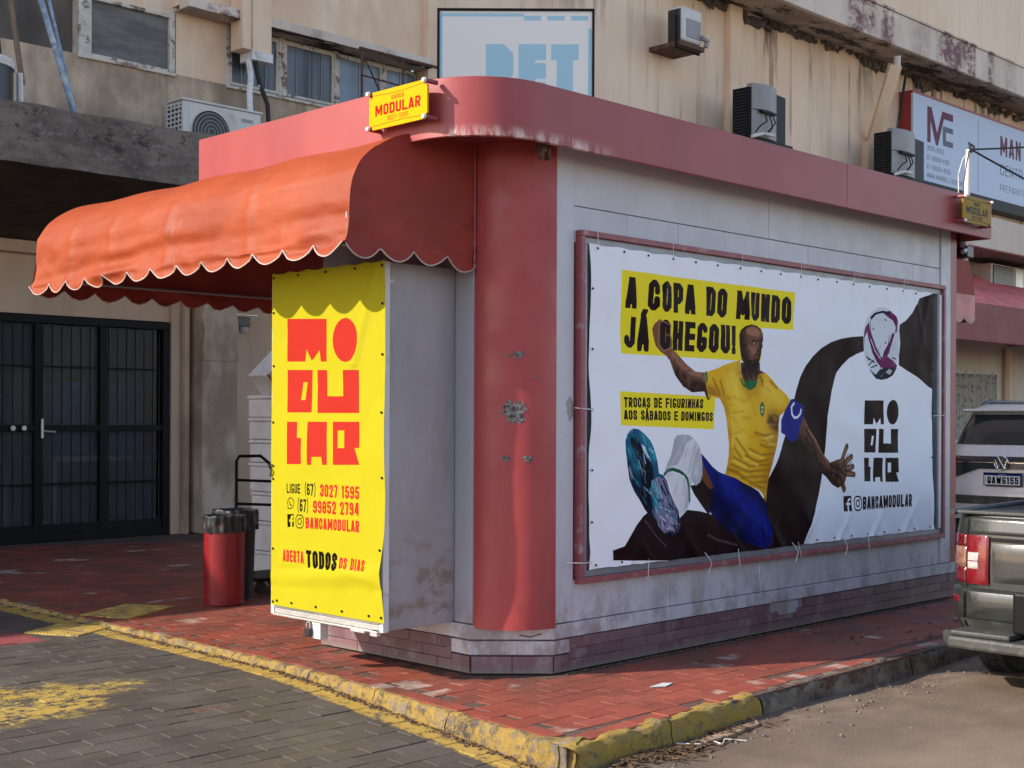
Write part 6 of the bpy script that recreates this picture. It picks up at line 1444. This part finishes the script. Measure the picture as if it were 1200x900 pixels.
MB().box(4.30, 4.66, 9.2, 9.3, 2.74, 2.75).build('lamp_arm', M['alu'], t)

# ------------------------------------------------------------------ vehicles
class Car:
    # body from plan outlines stacked in height; local x forward from the rear bumper, y to the left
    def __init__(s, root, ox, oy, oz, prof, n=6.):
        s.r, s.o, s.p, s.n = root, (ox, oy, oz), prof, n     # prof: z, x_rear, x_front, half width
    def at(s, z):
        P = s.p
        for a, b_ in zip(P, P[1:]):
            if a[0] <= z <= b_[0] + 1e-9:
                f = (z - a[0]) / (b_[0] - a[0]); f2 = f
                return [a[i] + (b_[i] - a[i]) * f2 for i in (1, 2, 3)]
        return list((P[-1] if z > P[-1][0] else P[0])[1:])
    def loft(s, name, mat, zs, seg=96, cap=True, shrink=0., **k):
        mb = MB(); vs = []
        for z in zs:
            xr, xf, hw = s.at(z); xc, hl = (xr + xf) / 2, (xf - xr) / 2 - shrink; hw -= shrink
            for i in range(seg):
                a = 2 * math.pi * i / seg; c_, d = math.cos(a), math.sin(a)
                vs.append((s.o[0] + xc - hl * math.copysign(abs(c_) ** (2 / s.n), c_), s.o[1] + hw * math.copysign(abs(d) ** (2 / s.n), d), s.o[2] + z))
        fs = [(i * seg + j, i * seg + (j + 1) % seg, (i + 1) * seg + (j + 1) % seg, (i + 1) * seg + j) for i in range(len(zs) - 1) for j in range(seg)]
        if cap: fs += [tuple(range(seg))[::-1], tuple((len(zs) - 1) * seg + j for j in range(seg))]
        return mb.add(vs, fs).build(name, mat, s.r, smooth=True, ang=40, **k)
    def rear(s, y, z, off=.004, front=False):
        xr, xf, hw = s.at(z); xc, hl = (xr + xf) / 2, (xf - xr) / 2; t = max(0, 1 - abs(y / hw) ** s.n) ** (1 / s.n)
        return (s.o[0] + (xc + hl * t + off if front else xc - hl * t - off), s.o[1] + y, s.o[2] + z)
    def side(s, x, z, off=.004, sg=1):
        xr, xf, hw = s.at(z); xc, hl = (xr + xf) / 2, (xf - xr) / 2; t = max(0, 1 - abs((x - xc) / hl) ** s.n) ** (1 / s.n)
        return (s.o[0] + x, s.o[1] + sg * (hw * t + off), s.o[2] + z)
    def rpatch(s, name, mat, pts, off=.006, parent=None, front=False, nu=14, nv=8, th=.0, **k):
        # pts: quad (y,z) left-bottom, left-top, right-top, right-bottom
        def f(u, v):
            a = [pts[0][i] + (pts[1][i] - pts[0][i]) * v for i in (0, 1)]; b_ = [pts[3][i] + (pts[2][i] - pts[3][i]) * v for i in (0, 1)]
            q = s.rear(a[0] + (b_[0] - a[0]) * u, a[1] + (b_[1] - a[1]) * v, off - (th if (u in (0, 1) or v in (0, 1)) else 0), front)
            return q
        return MB().grid(f, nu, nv).build(name, mat, parent or s.r, smooth=True, ang=60, **k)
    def spatch(s, name, mat, pts, sg, off=.006, nu=14, nv=6):
        def f(u, v):
            a = [pts[0][i] + (pts[1][i] - pts[0][i]) * v for i in (0, 1)]; b_ = [pts[3][i] + (pts[2][i] - pts[3][i]) * v for i in (0, 1)]
            return s.side(a[0] + (b_[0] - a[0]) * u, a[1] + (b_[1] - a[1]) * v, off, sg)
        return MB().grid(f, nu, nv).build(name, mat, s.r, smooth=True)
    def wheel(s, x, y, r_, w_=.20):
        sg = 1 if y > 0 else -1; c = (s.o[0] + x, s.o[1] + y, s.o[2] + r_)
        prof = [(r_ * .62, -w_ / 2), (r_ * .9, -w_ / 2), (r_ * .97, -w_ / 2 + .02), (r_, -w_ / 2 + .05), (r_, w_ / 2 - .05), (r_ * .97, w_ / 2 - .02), (r_ * .9, w_ / 2), (r_ * .62, w_ / 2)]
        wl_ = MB().lathe(prof, c, 'y', 40).build('wheel', M['rubber'], s.r, smooth=True)
        for k in range(40):
            a = 2 * math.pi * k / 40
            for yy in (-.05, 0, .05): pass
        mb = MB()
        for k in range(50):
            a = 2 * math.pi * k / 50
            for yy in (-.055, 0., .055): mb.obox((c[0] + (r_ + .002) * math.cos(a + yy * 2), c[1] + yy, c[2] + (r_ + .002) * math.sin(a + yy * 2)), (.004, .048, .034), Matrix.Rotation(-a, 3, 'Y'))
        mb.build('tread', M['rubber'], wl_)
        MB().lathe([(.001, sg * .06), (r_ * .2, sg * .07), (r_ * .6, sg * .05), (r_ * .64, sg * .09), (r_ * .64, -sg * .09), (.001, -sg * .09)], c, 'y', 30).build('rim', M['ac_grey'], wl_, smooth=True)
        return wl_
M['paint_dk'] = simple('grey_green_metallic', (.020, .023, .021), .38, .2, .06, 3, bstr=.02, coat=.5, dirt=(.05, .047, .042), dscale=2.5)
M['paint_si'] = simple('silver_white_paint', (.62, .61, .63), .32, .25, .04, 3, bstr=.02, coat=.5)
M['car_glass'] = simple('dark_car_glass', (.025, .028, .035), .08, 0, .1, 2, bstr=0, spec=.6)
M['lens_red'] = simple('red_tail_lens', (.15, .005, .009), .15, 0, .15, 30, bstr=.2, coat=.6)
M['lens_dkred'] = simple('dark_red_lens', (.10, .006, .01), .15, 0, .15, 30, bstr=.2, coat=.6)
M['lens_clear'] = simple('clear_lens', (.42, .38, .36), .15, 0, .15, 40, bstr=.5, coat=.6)
M['lens_amber'] = simple('smoky_amber_lens', (.20, .10, .07), .15, 0, .3, 30, bstr=.5, coat=.6)
M['trim_grey'] = simple('scuffed_grey_plastic', (.04, .042, .038), .6, 0, .15, 12, dirt=(.10, .092, .08), dscale=10)
M['chrome'] = simple('chrome', (.75, .75, .76), .12, .95, .03)
# pickup
OX, OY, OZ = 2.15, -2.175, ROADZ
t = thing('pickup_truck', 'dark grey-green pickup parked at the kerb with a red tail light', 'pickup truck', (OX, OY, OZ))
P1 = Car(t, OX, OY, OZ, [(.27, .22, 4.05, .74), (.33, .09, 4.18, .80), (.42, .03, 4.30, .825), (.58, .02, 4.36, .832), (.60, .05, 4.36, .822), (.75, .05, 4.30, .828), (.92, .06, 4.1, .82), (1.0, .075, 3.6, .80), (1.03, .09, 3.4, .785)], 9)
P1.loft('body', M['paint_dk'], [.27, .29, .31, .33, .37, .42, .50, .578, .582, .60, .604, .65, .70, .75, .82, .88, .92, .96, 1.0, 1.02, 1.03], 120)
P1b = Car(t, OX, OY, OZ, [(1.0, 1.75, 3.55, .79), (1.2, 1.80, 3.25, .74), (1.42, 1.90, 2.85, .64), (1.48, 2.0, 2.7, .60)], 7)
P1b.loft('cab', M['paint_dk'], [1.0, 1.1, 1.2, 1.3, 1.42, 1.46, 1.48], 80)
for sg in (1, -1): P1b.spatch('side_window', M['car_glass'], [(1.98, 1.06), (2.1, 1.36), (2.72, 1.36), (3.02, 1.06)], sg)
P1b.rpatch('rear_window', M['car_glass'], [(.58, 1.08), (.50, 1.38), (-.50, 1.38), (-.58, 1.08)])
P1b.rpatch('windscreen', M['car_glass'], [(.62, 1.04), (.52, 1.40), (-.52, 1.40), (-.62, 1.04)], front=True)
MB().box(OX + .15, OX + 1.7, OY - .66, OY + .66, OZ + 1.032, OZ + 1.036).build('bed_cover', M['rubber'], t)
MB().box(OX + .07, OX + .13, OY - .70, OY + .70, OZ + 1.025, OZ + 1.045).build('tailgate_cap', M['trim_grey'], t, bevel=.006)
for sg in (1, -1):
    MB().tube([(OX + .12, OY + sg * .75, OZ + 1.03), (OX + 1.75, OY + sg * .75, OZ + 1.05)], .018, 8).build('bed_rail', M['plastic_black'], t, smooth=True)
# tailgate seams, groove
P1.rpatch('tailgate_gap', M['black'], [(.640, .61), (.640, 1.02), (.628, 1.02), (.628, .61)], .004, nu=2)
P1.rpatch('tailgate_gap', M['black'], [(-.628, .61), (-.628, 1.02), (-.640, 1.02), (-.640, .61)], .004, nu=2)
P1.rpatch('tailgate_groove', M['black'], [(.62, .872), (.62, .896), (-.62, .896), (-.62, .872)], .004)
P1.rpatch('tailgate_panel', M['paint_dk'], [(.615, .912), (.62, 1.012), (-.62, 1.012), (-.615, .912)], .012, th=.008)
P1.rpatch('tailgate_panel', M['paint_dk'], [(.465, .64), (.475, .862), (-.475, .862), (-.465, .64)], .010, th=.008)
for sg in (1, -1):
    def L_(a, b_, z0, z1, nm, mt, off, par=None):
        return P1.rpatch(nm, mt, [(sg * a, z0), (sg * a, z1), (sg * b_, z1), (sg * b_, z0)], off, par, th=.01)
    tl = L_(.630, .490, .622, .905, 'tail_light', M['lens_red'], .022)
    L_(.620, .545, .705, .812, 'reversing_lens', M['lens_clear'], .027, tl)
    L_(.620, .545, .755, .760, 'lens_rib', M['lens_red'], .030, tl)
    L_(.80, .638, .835, .905, 'side_lens', M['lens_dkred'], .012, tl)
    L_(.80, .638, .712, .833, 'side_lens', M['lens_amber'], .012, tl)
    L_(.80, .638, .622, .710, 'side_lens', M['lens_dkred'], .012, tl)
    L_(.79, .68, .505, .545, 'bumper_reflector', M['lens_red'], .008)
    P1.rpatch('bumper_gap', M['black'], [(sg * .650, .33), (sg * .640, .60), (sg * .626, .60), (sg * .632, .33)], .006, nu=2)
P1.rpatch('bumper_face', M['trim_grey'], [(.665, .345), (.675, .42), (-.675, .42), (-.665, .345)], .01) 
for a in (.30, -.655): MB().box(OX - .10, OX + .12, OY + a, OY + a + .355, OZ + .335, OZ + .365).build('bumper_step', M['trim_grey'], t, bevel=.01)
MB().prism([(OX - .115, OY + .66), (OX - .13, OY + .3), (OX - .13, OY - .3), (OX - .115, OY - .66), (OX + .1, OY - .80), (OX + .1, OY + .80)], 'z', OZ + .262, OZ + .333).build('bumper_lip', M['trim_grey'], t, bevel=.018)
MB().box(OX - .005, OX + .03, OY - .33, OY + .33, OZ + .36, OZ + .60).build('plate_recess', M['black'], t, bevel=.02)
for sg in (1, -1):
    P1.spatch('wheel_arch', M['black'], [(.42, .28), (.50, .66), (1.10, .66), (1.18, .28)], sg, .006)
    P1.wheel(.78, sg * .70, .305); P1.wheel(3.45, sg * .70, .305)
MB().box(OX + .3, OX + 4.0, OY - .55, OY + .55, OZ + .20, OZ + .30).build('chassis', M['black'], t)
# SUV
OX, OY, OZ = 9.0, 1.34, ROADZ
t = thing('suv', 'silver-white SUV with a dark rear window parked beyond the stand', 'car', (OX, OY, OZ))
S1 = Car(t, OX, OY, OZ, [(.30, .12, 4.05, .80), (.45, .0, 4.2, .87), (.78, .0, 4.2, .885), (.95, .05, 4.15, .885), (1.12, .05, 4.05, .875), (1.2, .10, 3.35, .85), (1.45, .24, 2.75, .76), (1.60, .36, 2.45, .70), (1.70, .42, 2.2, .66), (1.75, .55, 2.0, .60)], 5)
S1.loft('body', M['paint_si'], [.30, .36, .45, .5, .56, .57, .65, .70, .78, .86, .95, 1.0, 1.06, 1.12, 1.16, 1.2, 1.3, 1.45, 1.55, 1.6, 1.66, 1.7, 1.73, 1.75], 120)
S1.rpatch('rear_window', M['car_glass'], [(.735, 1.30), (.68, 1.635), (-.68, 1.635), (-.735, 1.30)], .008, nu=30)
MB().box(OX + .30, OX + .62, OY - .62, OY + .62, OZ + 1.665, OZ + 1.70).build('spoiler', M['paint_si'], t, bevel=.015)
S1.rpatch('wiper', M['plastic_black'], [(.05, 1.315), (.05, 1.33), (-.45, 1.33), (-.45, 1.315)], .02)
gs = S1.rpatch('light_bar', M['car_glass'], [(.84, 1.03), (.84, 1.17), (-.84, 1.17), (-.84, 1.03)], .010, nu=40)
S1.rpatch('dark_trim', M['car_glass'], [(.84, .925), (.84, 1.03), (.30, 1.03), (.60, .925)], .009, nu=20)
S1.rpatch('dark_trim', M['car_glass'], [(-.60, .925), (-.30, 1.03), (-.84, 1.03), (-.84, .925)], .009, nu=20)
S1.rpatch('chrome_strip', M['chrome'], [(.70, 1.10), (.70, 1.107), (-.70, 1.107), (-.70, 1.10)], .014, nu=30)
S1.rpatch('bumper_panel', M['trim_grey'], [(.80, .64), (.84, .735), (-.84, .735), (-.80, .64)], .006, nu=30)
S1.rpatch('bumper_skirt', M['plastic_black'], [(.80, .33), (.84, .47), (-.84, .47), (-.80, .33)], .006, nu=30)
for sg in (1, -1):
    S1.rpatch('tail_light', M['lens_dkred'], [(sg * .86, 1.04), (sg * .86, 1.165), (sg * .52, 1.165), (sg * .60, 1.04)], .016, nu=14, th=.006)
    MB().tube([(OX + .75, OY + sg * .60, OZ + 1.73), (OX + .9, OY + sg * .61, OZ + 1.785), (OX + 2.2, OY + sg * .61, OZ + 1.79), (OX + 2.5, OY + sg * .60, OZ + 1.72)], .020, 8).build('roof_rail', M['plastic_black'], t, smooth=True)
    S1.spatch('side_window', M['car_glass'], [(.55, 1.22), (.75, 1.58), (2.3, 1.58), (3.0, 1.22)], sg, .006)
    S1.spatch('wheel_arch', M['black'], [(.40, .32), (.48, .74), (1.14, .74), (1.22, .32)], sg)
    S1.wheel(.81, sg * .78, .33); S1.wheel(3.4, sg * .78, .33)
# badge: ring with V over W
bx, by_, bz_ = S1.rear(.03, 1.10, .02)
bd = MB().lathe([(.072, -.006), (.078, -.01), (.084, -.006), (.084, 0)], (0, 0, 0), 'x', 32)
bd.v = [(bx + v[0], by_ + v[1], bz_ + v[2]) for v in bd.v]
bo = bd.build('badge', M['chrome'], t, smooth=True)
MB().lathe([(.001, 0), (.078, 0)], (bx - .001, by_, bz_), 'x', 24).build('badge_disc', M['plastic_black'], bo)
def bar(pts): 
    for a, c in zip(pts, pts[1:]): MB().tube([(bx - .006, by_ - a[0], bz_ + a[1]), (bx - .006, by_ - c[0], bz_ + c[1])], .0075, 6).build('badge_stroke', M['chrome'], bo)
bar([(-.034, .062), (-.0, -.0), (.034, .062)]); bar([(-.062, .030), (-.034, -.058), (0, .006), (.034, -.058), (.062, .030)])
# number plate
p = Print(.42, .135, 512, 'plate'); p.poly('plateb', [(0, .108), (.42, .108), (.42, .135), (0, .135)])
p.line_text('black', 'QAW6155', .045, .018, .395, .094, .2, cw=.5, gap=.13)
p.line('white', .003, [(.17, .121), (.25, .121)]); p.line('plateb', .004, [(.02, .03), (.02, .08)])
for pts in ([(0, .002), (.42, .002)], [(0, .133), (.42, .133)], [(.002, 0), (.002, .135)], [(.418, 0), (.418, .135)]): p.line('black', .008, pts)
mpl = p.material('plate_print', .4, .95)
yl = OY + .245 - .14
q0 = S1.rear(.0, .86, .03)
MB().box(q0[0] - .012, q0[0] + .03, OY - .215, OY + .215, OZ + .85, OZ + .995).build('plate_surround', M['plastic_black'], t, bevel=.004)
MB().box(q0[0] - .017, q0[0] - .0125, OY - .21, OY + .21, OZ + .855, OZ + .99).build('number_plate', mpl, t, uv=lambda q: ((OY + .21 - q.y) / .42, (q.z - OZ - .855) / .135))
p = Print(.44, .03, 512, 'lgrey'); p.line_text('lgrey', '', 0, 0, 1, 1) ; p.line_text('grey', 'T-CROSS', .01, .004, .43, .026, .2, cw=.8, gap=.7)
